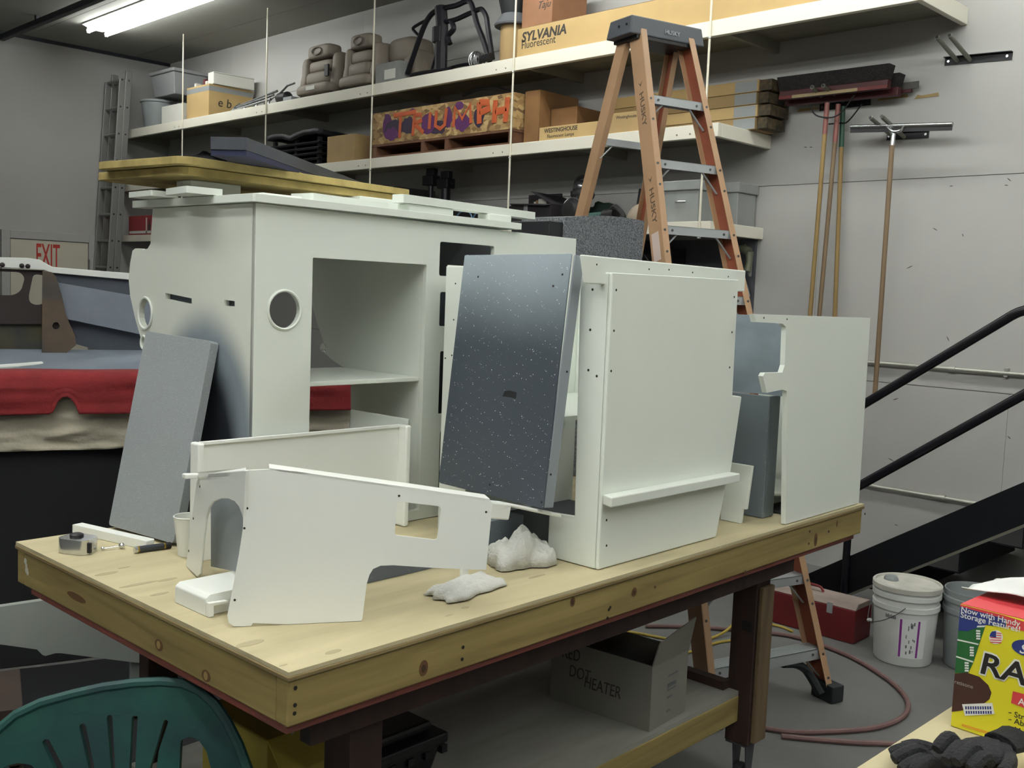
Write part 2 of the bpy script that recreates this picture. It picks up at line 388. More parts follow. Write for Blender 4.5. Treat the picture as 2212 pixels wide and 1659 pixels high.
# ================================================================ the work table (4 x 8 ft plywood top on a lumber frame)
PLY=wood('plywood_top','#c0b592','#8d8265',grain=(1.0,6,6),scale=1.8,amt=.6)
PLYE=wood('plywood_edge','#8c7a52','#55452a',grain=(.6,.6,60),scale=3,amt=.8)
PINE=wood('pine_board','#93824f','#63502c',grain=(.9,.9,14),scale=2.0,amt=.75)
REDP=wood('red_plywood','#7a3c30','#3c2420',grain=(1,6,30),scale=3,amt=.7)
DARKW=wood('dark_stained_wood','#3a251e','#1a1210',grain=(4,4,.8),scale=4,amt=.7)
GREYPLY=wood('grey_plywood','#8c8b84','#62605a',grain=(1,6,6),scale=2,amt=.5)
BOLT=mat('screw_dark','#2e2a26',.5,.4)
tb=thing('work_table','plywood-topped wooden workbench on dark legs with casters, carrying the white cabinets','workbench',W(1.22,.61,-TZ))
m=MB(TF); m.box((0,0,-.008),(2.44,1.22,0)); m.build('plywood_top',PLY,tb)
m=MB(TF); m.box((-.002,-.002,-.018),(2.442,1.222,-.0085)); m.build('plywood_edge',PLYE,tb,bev=.002)
LB=-.107
m=MB(TF); m.box((.002,.004,LB),(2.438,.042,-.0185)); m.build('edge_board',PINE,tb,bev=.004)
m=MB(TF); m.box((.002,1.178,LB),(2.438,1.216,-.0185)); m.build('edge_board',PINE,tb,bev=.004)
m=MB(TF); m.box((.003,.0425,LB),(.041,1.1775,-.0185)); m.build('edge_board',PINE,tb,bev=.003)
m=MB(TF); m.box((2.399,.0425,LB),(2.437,1.1775,-.0185)); m.build('edge_board',PINE,tb,bev=.003)
m=MB(TF); m.box((.006,.012,LB-.016),(2.40,1.14,LB-.0005)); m.build('red_base_sheet',REDP,tb,bev=.002)
LZ=LB-.0165
la,lb=(.25,1.945),(.09,1.04)
for b in lb:
    m=MB(TF); m.box((.12,b+.001,LZ-.085),(2.12,b+.039,LZ)); m.build('frame_beam',DARKW,tb,bev=.003)
for a in la:
    m=MB(TF); m.box((a+.02,lb[0]+.0395,LZ-.085),(a+.058,lb[1]+.0005,LZ-.001)); m.build('frame_beam',DARKW,tb)
legz=-.79
CAST=mat('caster_steel','#55565a',.45,.7); TYRE=mat('caster_rubber','#1d1d1f',.7)
for a in la:
    for b in lb:
        m=MB(TF); m.box((a,b+.0395 if b<.5 else b-.05,legz),(a+.089,b+.1285 if b<.5 else b+.0005,LZ-.0855)); m.box((a,b+.0395 if b<.5 else b-.05,LZ-.09),(a+.0195,b+.1285 if b<.5 else b+.0005,LZ-.002))
        lg=m.build('leg',DARKW,tb,bev=.003)
        cy=(b+.084) if b<.5 else b-.025; cx=a+.045
        k=MB(TF); k.box((cx-.045,cy-.04,legz-.006),(cx+.045,cy+.04,legz-.0005))
        for s in (-1,1): k.prism([(-.03,0),(.03,0),(.014,-.13),(-.014,-.13)],.004,M=frame(Vector((cx,cy+s*.024-.002,legz-.006)),Vector((1,0,0)),Vector((0,0,1))))
        k.build('caster_fork',CAST,lg)
        k=MB(TF); zc=-TZ+.052; k.lathe([(.0,-.018),(.045,-.018),(.052,-.012),(.052,.012),(.045,.018),(0,.018)],20,M=Matrix.Translation((cx,cy,zc))@Matrix.Rotation(math.pi/2,4,'X')); k.build('caster_wheel',TYRE,lg,smooth=True)
# pine leg faces on the outside of the near right leg, notch block
WPINE=wood('weathered_pine','#6f5d42','#3f3022',grain=(6,6,.9),scale=3,amt=.7)
m=MB(TF); m.box((la[1]+.012,lb[0]+.022,legz+.01),(la[1]+.089,lb[0]+.039,LZ-.12)); m.build('leg_facing',WPINE,tb,bev=.004)
m=MB(TF); m.box((la[1]-.004,lb[0]+.05,LZ-.27),(la[1]-.0005,lb[0]+.085,LZ-.24)); m.build('leg_notch',mat('notch_black','#0c0a09',.8),tb)
# lower shelf
SHZ=.37-TZ
m=MB(TF); m.box((.22,.175,SHZ-.015),(la[1]-.001,1.03,SHZ)); m.build('lower_shelf',GREYPLY,tb)
m=MB(TF); m.box((.22,.172,SHZ-.105),(la[1]-.001,.21,SHZ-.0155)); m.build('shelf_edge_board',PINE,tb,bev=.003)
m=MB(TF); m.box((.22,.99,SHZ-.105),(la[1]-.001,1.028,SHZ-.0155)); m.build('shelf_edge_board',PINE,tb,bev=.003)
m=MB(TF); m.box((la[1]-.04,.211,SHZ+.001),(la[1]-.002,.99,SHZ+.03)); m.build('shelf_end_cleat',DARKW,tb)
# screws in the boards
def screw_heads(pts,plane_b=None,plane_a=None,r=.0045,parent=None,mm=BOLT,nm='screw_head',off=.0012):
    for x,y in pts:
        q=Tb(x,y,plane_b) if plane_b is not None else Ta(x,y,plane_a)
        n=Vector((0,-1,0)) if plane_b is not None else Vector((-1,0,0))
        MB(TF).tube([q,q+n*off],r,8).build(nm,mm,parent)
screw_heads([(638,1486),(637,1523),(636,1541),(1000,1398),(998,1424),(1318,1312),(1312,1335),(1315,1317),(1790,1148),(1749,1148),(1747,1174),(1868,1110)],plane_b=.004,parent=tb,r=.004)
# white spray mark on the end board
wm=mat('white_mark','#b9b8ae',.7)
for x,y,r in ((55,1212,.008),(57,1222,.006),(58,1232,.009),(60,1238,.006)):
    q=Ta(x,y,.003); MB(TF).tube([q,q-Vector((.0008,0,0))],r,10).build('paint_mark',wm,tb)
# ================================================================ tall white cabinet
CA,CB=.417,.77
CABW=mat('cabinet_white','#dfe4dc',.42,var=.02,vs=2)
SIDE=speckle('cabinet_side_dark','#23272e','#ffffff',scale=0,rough=.5,fade=None)  # plain dark colour for the cabinet side
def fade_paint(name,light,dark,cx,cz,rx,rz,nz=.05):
    """white that turns near black in a soft-edged patch (ellipse in the object's y/z)"""
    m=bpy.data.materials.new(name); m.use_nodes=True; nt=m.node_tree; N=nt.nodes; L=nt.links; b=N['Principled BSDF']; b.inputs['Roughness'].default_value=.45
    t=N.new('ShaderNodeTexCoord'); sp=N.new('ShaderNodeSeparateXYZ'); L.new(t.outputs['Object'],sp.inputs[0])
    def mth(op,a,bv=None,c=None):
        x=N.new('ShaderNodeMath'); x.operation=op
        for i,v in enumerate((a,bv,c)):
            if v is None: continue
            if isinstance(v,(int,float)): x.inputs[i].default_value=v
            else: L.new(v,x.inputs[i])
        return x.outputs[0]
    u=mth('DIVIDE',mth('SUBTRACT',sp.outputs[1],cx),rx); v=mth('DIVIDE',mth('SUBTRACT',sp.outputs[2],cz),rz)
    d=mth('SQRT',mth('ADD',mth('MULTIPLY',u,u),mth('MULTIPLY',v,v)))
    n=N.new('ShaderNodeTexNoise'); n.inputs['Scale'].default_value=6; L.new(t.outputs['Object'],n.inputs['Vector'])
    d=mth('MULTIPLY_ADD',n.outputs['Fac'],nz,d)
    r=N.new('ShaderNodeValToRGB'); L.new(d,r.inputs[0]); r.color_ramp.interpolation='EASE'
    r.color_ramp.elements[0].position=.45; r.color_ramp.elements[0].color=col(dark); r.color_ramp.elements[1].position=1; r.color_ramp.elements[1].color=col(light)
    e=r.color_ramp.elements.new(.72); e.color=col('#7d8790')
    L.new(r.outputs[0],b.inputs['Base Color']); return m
cab=thing('tall_cabinet','tall white cabinet with a porthole and open bays, standing on the workbench','cabinet',W(CA,CB,0))
FA=frame(W(CA,0,0),T2,Vector((0,0,1)))            # side plane: x = b, y = z; normal = +a
def side_pts(px,a): return [(Ta(x,y,a)[1],Ta(x,y,a)[2]) for x,y in px]
sp=side_pts([(553,440),(330,452),(325,528),(319,538),(310,542),(302,538),(292,538),(286,543),(281,570),(278,605),(281,640),(292,690),(305,735),(322,790)],CA)
sp=[(CB+.001,sp[0][1])]+sp[1:]+[(sp[-1][0]-.02,.2),(1.16,.0),(CB+.001,0)]
hol=[]
def ell(x,y,rx,ry,a,n=20): return side_pts([(x+rx*math.cos(2*math.pi*k/n),y+ry*math.sin(2*math.pi*k/n)) for k in range(n)],a)
hol.append(ell(315,678,14,32,CA)); hol.append(ell(312,741,5.5,13,CA)); hol.append(ell(318,770,5,12,CA))
hol.append(side_pts([(357,634),(414,646),(414,659),(357,647)],CA)); hol.append(side_pts([(484,649),(507,652),(507,664),(484,662)],CA))
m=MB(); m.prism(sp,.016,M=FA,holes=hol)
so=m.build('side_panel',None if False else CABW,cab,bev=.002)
bc=[v.co for v in so.data.vertices]
o_w=wloc(so)
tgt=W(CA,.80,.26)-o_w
so.data.materials.clear(); so.data.materials.append(fade_paint('cabinet_side_paint','#dfe2d8','#1c2027',tgt.y+.215,tgt.z-.02,.31,.43))  # near-black patch low on the side, fading softly to white
for px_ in ([(352,628),(420,640),(420,666),(352,654)],[(478,642),(514,646),(514,670),(478,668)]):
    b4=side_pts(px_,CA+.017); MB().prism(b4,.003,M=frame(W(CA+.0175,0,0),T2,Vector((0,0,1)))).build('slot_backing',mat('slot_slate','#3b434c',.6),so)
# rings around the side holes
for (x,y,rx,ry) in ((315,678,14,32),(312,741,5.5,13),(318,770,5,12)):
    A=[(p[0],p[1],-.002) for p in ell(x,y,rx*1.06,ry*1.06,CA,24)]
    MB().tube([FA@Vector(p) for p in A],.004,6,cyc=True).build('hole_rim',CABW,so,smooth=True)
# front panel
FB=frame(W(0,CB,0),T1,Vector((0,0,1)))            # x = a, y = z, normal = -b  (towards the viewer)
def fp(px,b=CB): return [(Tb(x,y,b)[0],Tb(x,y,b)[2]) for x,y in px]
zt=fp([(553,440)])[0][1]; rt=fp([(1245,517)])[0]
outl=[(CA,0),(rt[0],0),(rt[0],rt[1]),(CA,zt)]
op=fp([(676,558),(922,573)]); oz=op[0][1]
hs=[round_poly([(op[0][0],.03),(op[1][0],.03),(op[1][0],oz),(op[0][0],oz)],.004)]
ph=fp([(614,671)])[0]; pr_=fp([(648,671)])[0][0]-ph[0]
hs.append(circle(ph[0],ph[1],pr_,32))
for y0,y1 in ((523,597),(632,706),(760,896),(932,1075)):
    a0=fp([(951,y0)])[0]; z1=fp([(951,y1)])[0][1]
    hs.append(round_poly([(a0[0],z1),(a0[0]+.235,z1),(a0[0]+.235,a0[1]),(a0[0],a0[1])],.008))
m=MB(); m.prism(outl,.016,M=FB@Matrix.Translation((0,0,-.016)),holes=hs); fo=m.build('front_panel',CABW,cab,bev=.002)
MB().tube([FB@Vector((ph[0]+pr_*1.02*math.cos(k*math.pi/16),ph[1]+pr_*1.02*math.sin(k*math.pi/16),.001)) for k in range(32)],.004,6,cyc=True).build('porthole_rim',CABW,fo,smooth=True)
# inner partition (same profile as the side), shelf, back, far side
PA=op[1][0]+.002
pp=[(CB+.018,oz+.08)]+[(b_,min(z_,oz+.08)) for b_,z_ in sp[1:5]]+sp[5:-3]
pp=side_pts([(922,520),(670,505),(668,640),(684,695),(700,745),(716,778),(738,793),(757,800),(758,925)],PA)
pp=[(CB+.018,oz+.06)]+[(q[0],min(q[1],oz+.06)) for q in pp[1:]]+[(pp[-1][0],.0),(CB+.018,0)]
m=MB(); m.prism(pp,.015,M=frame(W(PA,0,0),T2,Vector((0,0,1))),holes=[side_pts([(698+7*math.cos(k*.45),752+10*math.sin(k*.45)) for k in range(14)],PA)]); m.build('partition',CABW,cab,bev=.0015)
sz=fp([(668,838)])[0][1]; bsh=max(q[0] for q in pp)
m=MB(TF); m.box((CA+.017,CB+.02,sz-.001),(PA-.001,1.17,sz+.012)); m.build('inner_shelf',CABW,cab,bev=.002)
m=MB(TF); m.box((rt[0]-.016,CB+.017,0),(rt[0]-.001,1.19,rt[1]-.002)); m.build('far_side_panel',CABW,cab)
DKI=mat('primer_dark','#34383d',.6)
m=MB(TF); m.box((PA+.02,CB+.2,.0),(rt[0]-.018,CB+.215,rt[1]-.01)); m.build('back_panel',DKI,cab)
# top board with an overhang
tz=zt+.002
tA=[(.395,CB-.022),(1.40,CB-.022),(1.40,1.1),(.395,Ta(283,443,.395)[1])]
m=MB(TF); m.prism(round_poly(tA,.012),.02,M=Matrix.Translation((0,0,tz))); m.build('top_board',CABW,cab,bev=.004)
TT=tz+.0225
# loose white parts lying on the cabinet top
def flatpart(name,lab,px,z0,h,mm=CABW,bev=.004,rnd=.008,cat='board'):
    pts=[tuple(Tz(x,y,z0)[:2]) for x,y in px]
    b=MB(TF); b.prism(round_poly(pts,rnd),h,M=Matrix.Translation((0,0,z0))); o=b.build(name,mm,None,bev=bev); return tag(o,lab,cat)
def bar(name,lab,a0,b0,a1,b1,wd,z0,z1,mm,cat,bev=.004,rnd=0):
    d=Vector((a1-a0,b1-b0,0)); Mx=frame(Vector((a0,b0,z0)),d,Vector((-d.y,d.x,0)))
    b=MB(TF@Mx); b.prism(round_poly([(0,0),(d.length,0),(d.length,wd),(0,wd)],rnd) if rnd else [(0,0),(d.length,0),(d.length,wd),(0,wd)],z1-z0); return tag(b.build(name,mm,None,bev=bev),lab,cat)
# two spacer blocks, a cover plate and a long rail
q0=Tz(770,440,TT+.02); q1=Tz(1088,476,TT+.02)
bar('white_rail','long white rail lying raised on blocks along the tall cabinet top',.90,CB-.01,1.52,CB+.03,.05,TT+.0225,TT+.046,CABW,'rail',rnd=.008)
bar('white_block','white spacer block under the near end of the long white rail',.93,CB,1.12,CB+.01,.05,TT+.0005,TT+.022,CABW,'block')
bar('white_block','white spacer block under the far end of the long white rail',1.27,CB+.005,1.38,CB+.01,.05,TT+.0005,TT+.022,CABW,'block')
bar('white_cover_plate','white slotted cover plate lying flat on the tall cabinet top',.60,CB+.012,.895,CB+.045,.09,TT+.0005,TT+.021,CABW,'plate',rnd=.006)
bar('white_strip','thin white strip at the edge of the tall cabinet top, beside the cover plate',.455,CB+.03,.58,CB+.03,.16,TT+.0005,TT+.009,CABW,'strip')
bar('white_pad','raised white pad lying near the corner of the tall cabinet top',.42,.93,.44,1.075,.1,TT+.0005,TT+.018,CABW,'pad',rnd=.006)
bar('white_pad','small white pad at the back edge of the tall cabinet top',.41,1.14,.42,1.29,.08,TT+.0005,TT+.016,CABW,'pad',rnd=.006)
# white board leaning inside the cabinet's lower bay
d0=Tb(757,884,.93); 
lt,rt2=Tb(757,884,.93),Tb(884,905,.82); lq,rq=Tb(749,1000,.92),Tb(871,1000,.812)
def _ext(a,b): return a+(b-a)*((.006-a.z)/(b.z-a.z))
p=[TF@_ext(lt,lq),TF@_ext(rt2,rq),TF@rt2,TF@lt]
u=(p[1]-p[0]); n=-u.cross(p[3]-p[0]).normalized()*.012
m=MB(); m.hexa(p,[q+n for q in p]); tag(m.build('leaning_board',CABW,None,bev=.003),'plain white board leaning inside the tall cabinet under its shelf','board')
# grey speckled panel leaning on the cabinet side
GSP=speckle('grey_speckle','#8e9395','#9ea3a5',scale=500,size=.25,rough=.55,bump=.25)
g=[W(.248,1.216,.009),W(.283,.924,.009),W(.386,.930,.541),W(.358,1.222,.551)]
u=g[1]-g[0]; n=-(u.cross(g[3]-g[0])).normalized()*.028
Mg=frame(g[0],u,g[3]-g[0]); L2=[tuple((Mg.inverted()@q)[:2]) for q in g]
m=MB(); m.prism(round_poly(L2,.012),.026,M=Mg@Matrix.Translation((0,0,-.026))); tag(m.build('speckled_board',GSP,None,bev=.004),'tall grey speckled panel leaning against the tall white cabinet','panel')
# ================================================================ centre white box
cen=thing('white_box_cabinet','boxy white cabinet with a ledge bar, standing at the front edge of the workbench','cabinet',W(.986,.07,0))
bf=.062
FS=frame(W(0,bf,0),T1,Vector((0,0,1)))
zs=Tb(1317,590,bf)[2]
ol=[(.986,0),(1.553,0)]+fp([(1569,1049),(1579,1020),(1603,858),(1583,855),(1589,740),(1596,606)],bf)+[(.986,zs)]
m=MB(); m.prism(ol,.012,M=FS@Matrix.Translation((0,0,-.012))); fs=m.build('front_shell',CABW,cen,bev=.004)
lr=side_pts([(1254,586),(1240,1128),(1178,1121),(1178,1200)],.986)
lp=[(bf+.0125,0),(.235,0),(.235,.12),(lr[1][0],.125),(lr[0][0],zs),(bf+.0125,zs)]
m=MB(); m.prism(lp,.012,M=frame(W(.986,0,0),T2,Vector((0,0,1)))); m.build('left_return',CABW,cen,bev=.003)
# ledge bar
l0=Tb(1310,1098,bf-.03);l1=Tb(1590,1045,bf-.03)
m=MB(TF); m.hexa([(.975,bf-.04,l0[2]),(1.60,bf-.04,l0[2]-.004),(1.60,bf-.001,l0[2]-.004),(.99,bf-.001,l0[2])],[(.975,bf-.04,l0[2]+.026),(1.60,bf-.04,l0[2]+.022),(1.60,bf-.001,l0[2]+.022),(.99,bf-.001,l0[2]+.026)]); m.build('ledge_bar',CABW,cen,bev=.003)
# inner carcass: top rail, right side, back, rear-left strip, shelf
tr0=Tb(1250,551,.085); tr1=Tb(1610,586,.085)
m=MB(TF); m.hexa([(tr0[0]+.02,.083,zs-.03),(tr1[0],.083,zs-.03),(tr1[0],.10,zs-.03),(tr0[0]+.06,.10,zs-.03)],[(tr0[0]-.0,.083,tr0[2]),(tr1[0],.083,tr1[2]),(tr1[0],.10,tr1[2]),(tr0[0]+.04,.10,tr0[2])]); m.build('top_rail',CABW,cen,bev=.003)
m=MB(TF); m.box((1.595,.101,.35),(1.607,.66,.785)); m.build('right_side_panel',CABW,cen)
m=MB(TF); m.box((.999,.661,.0),(1.607,.672,.77)); m.build('back_panel',CABW,cen)
m=MB(TF); m.box((.983,.55,.0),(.995,.6605,.766)); sl=m.build('left_rear_strip',CABW,cen,bev=.002)
m=MB(TF); m.box((.9990,.24,.36),(1.594,.66,.372)); m.build('inner_shelf',CABW,cen)
m=MB(TF); m.box((1.0,.101,.0),(1.59,.66,.008)); m.build('floor_panel',DKI,cen)
DOT=mat('hole_dark','#23201c',.8)
def dots(pts,pb=None,pa=None,r=.0028,parent=None): screw_heads(pts,pb,pa,r,parent,DOT,'screw_hole',.0006)
dots([(1331,628),(1326,716),(1320,803),(1586,643),(1581,719),(1576,795),(1310,1125),(1310,1180)],pb=bf,parent=fs,r=.0032)
dots([(1280,627),(1275,714),(1271,801),(1289,814)],pa=.986,parent=fs,r=.0035)
dots([(1289,573),(1402,583),(1445,584),(1496,590),(1573,599)],pb=.083,parent=cen,r=.0025)
dots([(984,614),(980,692),(962,775),(976,769)],pa=.983,parent=sl,r=.0025)
# dark overspray-speckled tray panel leaning on its open side
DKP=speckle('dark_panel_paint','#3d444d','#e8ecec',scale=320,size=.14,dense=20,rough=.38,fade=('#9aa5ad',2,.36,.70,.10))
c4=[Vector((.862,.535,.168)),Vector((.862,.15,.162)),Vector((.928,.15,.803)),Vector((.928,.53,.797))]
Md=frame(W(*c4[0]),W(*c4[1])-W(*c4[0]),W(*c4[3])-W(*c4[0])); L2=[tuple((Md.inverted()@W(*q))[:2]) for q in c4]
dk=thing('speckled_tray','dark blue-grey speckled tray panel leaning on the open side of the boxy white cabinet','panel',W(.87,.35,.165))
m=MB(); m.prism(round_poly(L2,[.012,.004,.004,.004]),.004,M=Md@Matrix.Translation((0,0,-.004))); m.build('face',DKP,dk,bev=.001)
GRM=mat('flange_grey','#8d949b',.4,.2)
wdt=L2[1][0]; hgt=L2[2][1]
m=MB(); m.box((wdt-.005,.002,-.040),(wdt,hgt-.002,-.0042),M=Md); m.build('flange',GRM,dk,bev=.001)
m=MB(); m.box((wdt-.022,.03,-.043),(wdt-.0052,hgt-.03,-.0402),M=Md); m.build('flange',GRM,dk)
m=MB(); m.box((0,.002,-.030),(.004,hgt-.01,-.0042),M=Md); m.build('flange',GRM,dk)
for x,y in ((1033,598),(1215,593),(1195,618),(1190,1025),(1170,1085),(1058,1047),(1225,803)):
    q=pix2d(Md,[(x,y)])[0]; MB().tube([(q[0],q[1],0),(q[0],q[1],.0006)],.003,8,M=Md).build('screw_hole',DOT,dk)
q=pix2d(Md,[(1102,852)])[0]
m=MB(); m.prism([(q[0]-.026,q[1]-.008),(q[0]-.02,q[1]+.006),(q[0]-.005,q[1]+.010),(q[0]+.022,q[1]+.008),(q[0]+.022,q[1]-.009),(q[0],q[1]-.007)],.0006,M=Md); m.build('dark_smudge',mat('smudge','#15171a',.6),dk)
# ================================================================ white board rest + right cabinet piece
rc=thing('notched_cabinet','white cabinet front with a square notch and grey inside, at the end of the workbench','cabinet',W(2.1,.1,0))
br=.012; GIN=speckle('grey_inside','#6c757b','#a9b0b3',scale=200,size=.08,rough=.45); GLT=mat('grey_primer_light','#7e8992',.45,var=.2,vs=6)
pl=fp([(1628,680),(1880,688),(1855,1092),(1705,1130),(1697,1128),(1700,846),(1690,843),(1656,850),(1648,814),(1652,807),(1690,806),(1695,790),(1698,708),(1690,700),(1632,697)],br)
zlow=min(p[1] for p in pl[2:5]); pl[2]=(pl[2][0],.001); pl[3]=(pl[3][0],.001); pl[4]=(pl[4][0],.001)
m=MB(); m.prism(pl,.016,M=frame(W(0,br,0),T1,Vector((0,0,1)))@Matrix.Translation((0,0,-.016))); f2=m.build('notched_front',CABW,rc,bev=.003)
dots([(1650,688),(1700,691)],pb=br,parent=f2,r=.003)
m=MB(TF); m.box((1.93,.03,.40),(1.944,.42,.655)); m.build('upper_inside_panel',GLT,rc)
m=MB(TF); m.box((2.05,.0285,.40),(2.066,.10,.645)); m.build('inside_stile',CABW,rc)
m=MB(TF); m.box((1.905,.105,.0),(1.918,.44,.398)); m.build('lower_inside_panel',GIN,rc,bev=.002)
m=MB(TF); m.box((1.9185,.105,.0),(1.975,.118,.398)); m.build('inside_return',GIN,rc,bev=.002)
m=MB(TF); m.box((2.36,.0285,0),(2.374,.40,.64)); m.build('far_side',CABW,rc)
m=MB(TF); m.box((2.02,.09,.0),(2.34,.36,.004)); m.build('base_plate',mat('rubber_black','#222326',.6),rc)
tp=MB(TF).lathe([(0,.045),(.12,.045),(.128,.05),(.128,.057),(.12,.06),(0,.06)],32,M=Matrix.Translation((2.17,.23,0)),sx=1.2,sy=1); o=tp.build('round_plate',WHITE,rc,smooth=True)
m=MB(TF); m.box((2.06,.30,.004),(2.28,.33,.12)); m.build('plate_stand',CABW,rc)
m=MB(TF); m.box((2.10,.19,.005),(2.24,.27,.045)); m.build('plate_foot',CABW,rc)
# small notched white panel leaning between the two
sp2=side_pts([(1556,996),(1625,1007),(1612,1101),(1604,1100),(1600,1132),(1556,1124)],1.778)
sp2=[(x_,max(z_,.001)) for x_,z_ in sp2]; sp2[4]=(sp2[4][0],.001); sp2[5]=(sp2[5][0],.001)
m=MB(); m.prism(sp2,.012,M=frame(W(1.778,0,0),T2,Vector((0,0,1)))); tag(m.build('notched_board',CABW,None,bev=.002),'small notched white board standing between the two white cabinets at the bench edge','panel')
# carpeted box behind
CARP=mat('grey_carpet','#84888b',.95,vs=170,bump=.8,bs=220,c2='#50545a',detail=2)
ca=thing('carpeted_box','grey carpet-covered box with a black end, behind the boxy white cabinet','box',W(2.0,.95,0))
A=Tb(1222,470,.96);B=Tb(1392,478,.96)
top=[(A[0]+(B[0]-A[0])*k/10, A[2]+(B[2]-A[2])*k/10+.012*math.sin(math.pi*k/10)) for k in range(11)]
m=MB(); m.prism([(A[0]+.02,0),(B[0]-.02,0)]+top[::-1],.22,M=frame(W(0,.96,0),T1,Vector((0,0,1)))@Matrix.Translation((0,0,-.22))); m.build('carpet_body',CARP,ca,bev=.008)
e0=Tb(1188,512,.9)
m=MB(TF); m.box((A[0]-.078,.97,0),(A[0]-.001,1.16,Tb(1188,478,.98)[2])); m.build('black_end',mat('black_vinyl','#191a1e',.5),ca,bev=.003)

# knots and stains that belong to the boards
KN=mat('knot_brown','#5a3d22',.7); KNL=mat('knot_light','#8d7748',.7); STN=mat('grey_stain','#a3987a',.8)
for x,y,rx,ry in ((915,1443,.012,.017),(1370,1279,.011,.012),(1762,1166,.012,.022),(1237,1300,.009,.012),(1808,1131,.004,.012),(1415,1268,.004,.004),(1610,1237,.006,.008)):
    q=Tb(x,y,.0037); MB(TF@frame(q,Vector((1,0,0)),Vector((0,0,1)))).prism(circle(0,0,rx,16,ry),.0005).build('knot',KN,tb); MB(TF@frame(q,Vector((1,0,0)),Vector((0,0,1)))).prism(circle(0,-.001,rx*.5,12,ry*.5),.0008).build('knot_core',mat('knot_core','#3d2816',.7),tb)
for x,y,rx,ry,c in ((343,1393,.016,.012,KN),(445,1460,.016,.012,KN),(165,1290,.05,.009,KN)):
    q=Ta(x,y,.0026); Mk=TF@frame(q,Vector((0,-1,0)),Vector((0,0,1))); MB(Mk).prism(circle(0,0,rx,18,ry),.0005).build('knot',c,tb)
    if rx<.03: MB(Mk).prism(circle(0,0,rx*.5,14,ry*.75),.0009).build('knot_core',KNL,tb)
for x,y,rx,ry in ((230,1239,.018,.010),(362,1252,.016,.008),(345,1283,.014,.007),(540,1390,.02,.012),(720,1408,.012,.008),(1005,1312,.007,.007),(612,1437,.006,.003),(970,1329,.008,.003),(268,1226,.01,.005),(1160,1245,.02,.006),(300,1262,.03,.008)):
    q=Tz(x,y,0); MB(TF).prism([(q[0]+a_,q[1]+b_) for a_,b_ in circle(0,0,rx*1.6,14,ry)],.0004,M=Matrix.Translation((0,0,.0001))).build('stain',STN,tb)

for _o in (cab,cen,rc,ca): _o.location.z+=.0018
# ================================================================ sculpted white shell piece at the front of the bench
FEN=mat('shell_white','#eceee8',.35,var=.015,vs=2)
fe=thing('white_shell','sculpted white shell with an arched opening and a window in its long arm','body panel',W(.2,.3,0))
ha=math.radians(-32); P0=Tz(530,1354,0); D=Vector((math.cos(ha),math.sin(ha),0))
FR=frame(TF@P0,TF.to_3x3()@D,Vector((0,0,1)))        # main wall; normal points to the viewer
main=[(531,1016),(582,1014),(640,1018),(900,1058),(1058,1081),(1064,1086),(1050,1231),(940,1227),(850,1221),(822,1222),(806,1229),(798,1242),(792,1262),(783,1335),(781,1342),(740,1349),(690,1352),(620,1350),(546,1346),(543,1352),(526,1355),(505,1353),(494,1345),(491,1330),(500,1285),(516,1200),(525,1140),(525,1124)]
mp=pix2d(FR,main); zmin=min(p[1] for p in mp); 
win=round_poly(pix2d(FR,[(858,1083),(953,1094),(945,1167),(852,1156)]),.008)
m=MB(); m.prism([(p[0],max(p[1],.001)) for p in mp],.006,M=FR@Matrix.Translation((0,0,-.006)),holes=[win]); m.build('main_wall',FEN,fe,bev=.0025)
A3=FR@Vector((mp[-1][0],mp[-1][1],0)); C3=TF@Tz(414,1238,0); A3.z=C3.z
FL_=frame(A3,A3-C3,Vector((0,0,1)))      # x runs towards the viewer, normal to -a side
lp=[(x_,max(y_,.001)) for x_,y_ in pix2d(FL_,[(531,1016),(500,1018),(432,1024),(424,1040),(401,1229),(425,1246),(431,1240),(433,1222),(439,1160),(444,1120),(450,1098),(460,1084),(475,1077),(492,1077),(506,1083),(516,1095),(522,1110),(525,1124)])]
m=MB(); m.prism(lp,.006,M=FL_@Matrix.Translation((0,0,-.006))); m.build('arched_wall',FEN,fe,bev=.002)
# top lip folded back from the upper edge
lip=[(582,1014),(900,1058),(1058,1081)]
L3=[FR@Vector(q+(0,)) for q in pix2d(FR,lip)]; back=-(FR.to_3x3()@Vector((0,0,1)))*.05
m=MB(); m.grid(lambda s,t:(L3[0].lerp(L3[1],s*2) if s<.5 else L3[1].lerp(L3[2],s*2-1))+back*t+Vector((0,0,.001)),4,1); m.build('top_lip',FEN,fe,solid=.004)
ft=pix2d(FL_,[(500,1018),(432,1024),(392,1020),(390,1031),(430,1034),(470,1030)])
K=[FL_@Vector(q+(0,)) for q in pix2d(FL_,[(531,1016),(432,1023),(391,1020)])]
kb=(T2*.03+T1*-.0)
m=MB(); m.hexa([K[0]-Vector((0,0,.012)),K[1]-Vector((0,0,.014)),K[1]+T2*.012-Vector((0,0,.012)),K[0]+T2*.03+T1*.02-Vector((0,0,.012))],[K[0],K[1],K[1]+T2*.012,K[0]+T2*.03+T1*.02]); m.build('top_flange',FEN,fe,bev=.003)
KK=K[1]; m=MB(); m.hexa([KK+Vector((0,0,-.012)),KK-T1*.03+T2*.012+Vector((0,0,-.012)),KK-T1*.03+T2*.03+Vector((0,0,-.012)),KK+T2*.0115+Vector((0,0,-.012))],[KK,KK-T1*.03+T2*.012,KK-T1*.03+T2*.03,KK+T2*.0115]); m.build('flange_tab',FEN,fe,bev=.003)
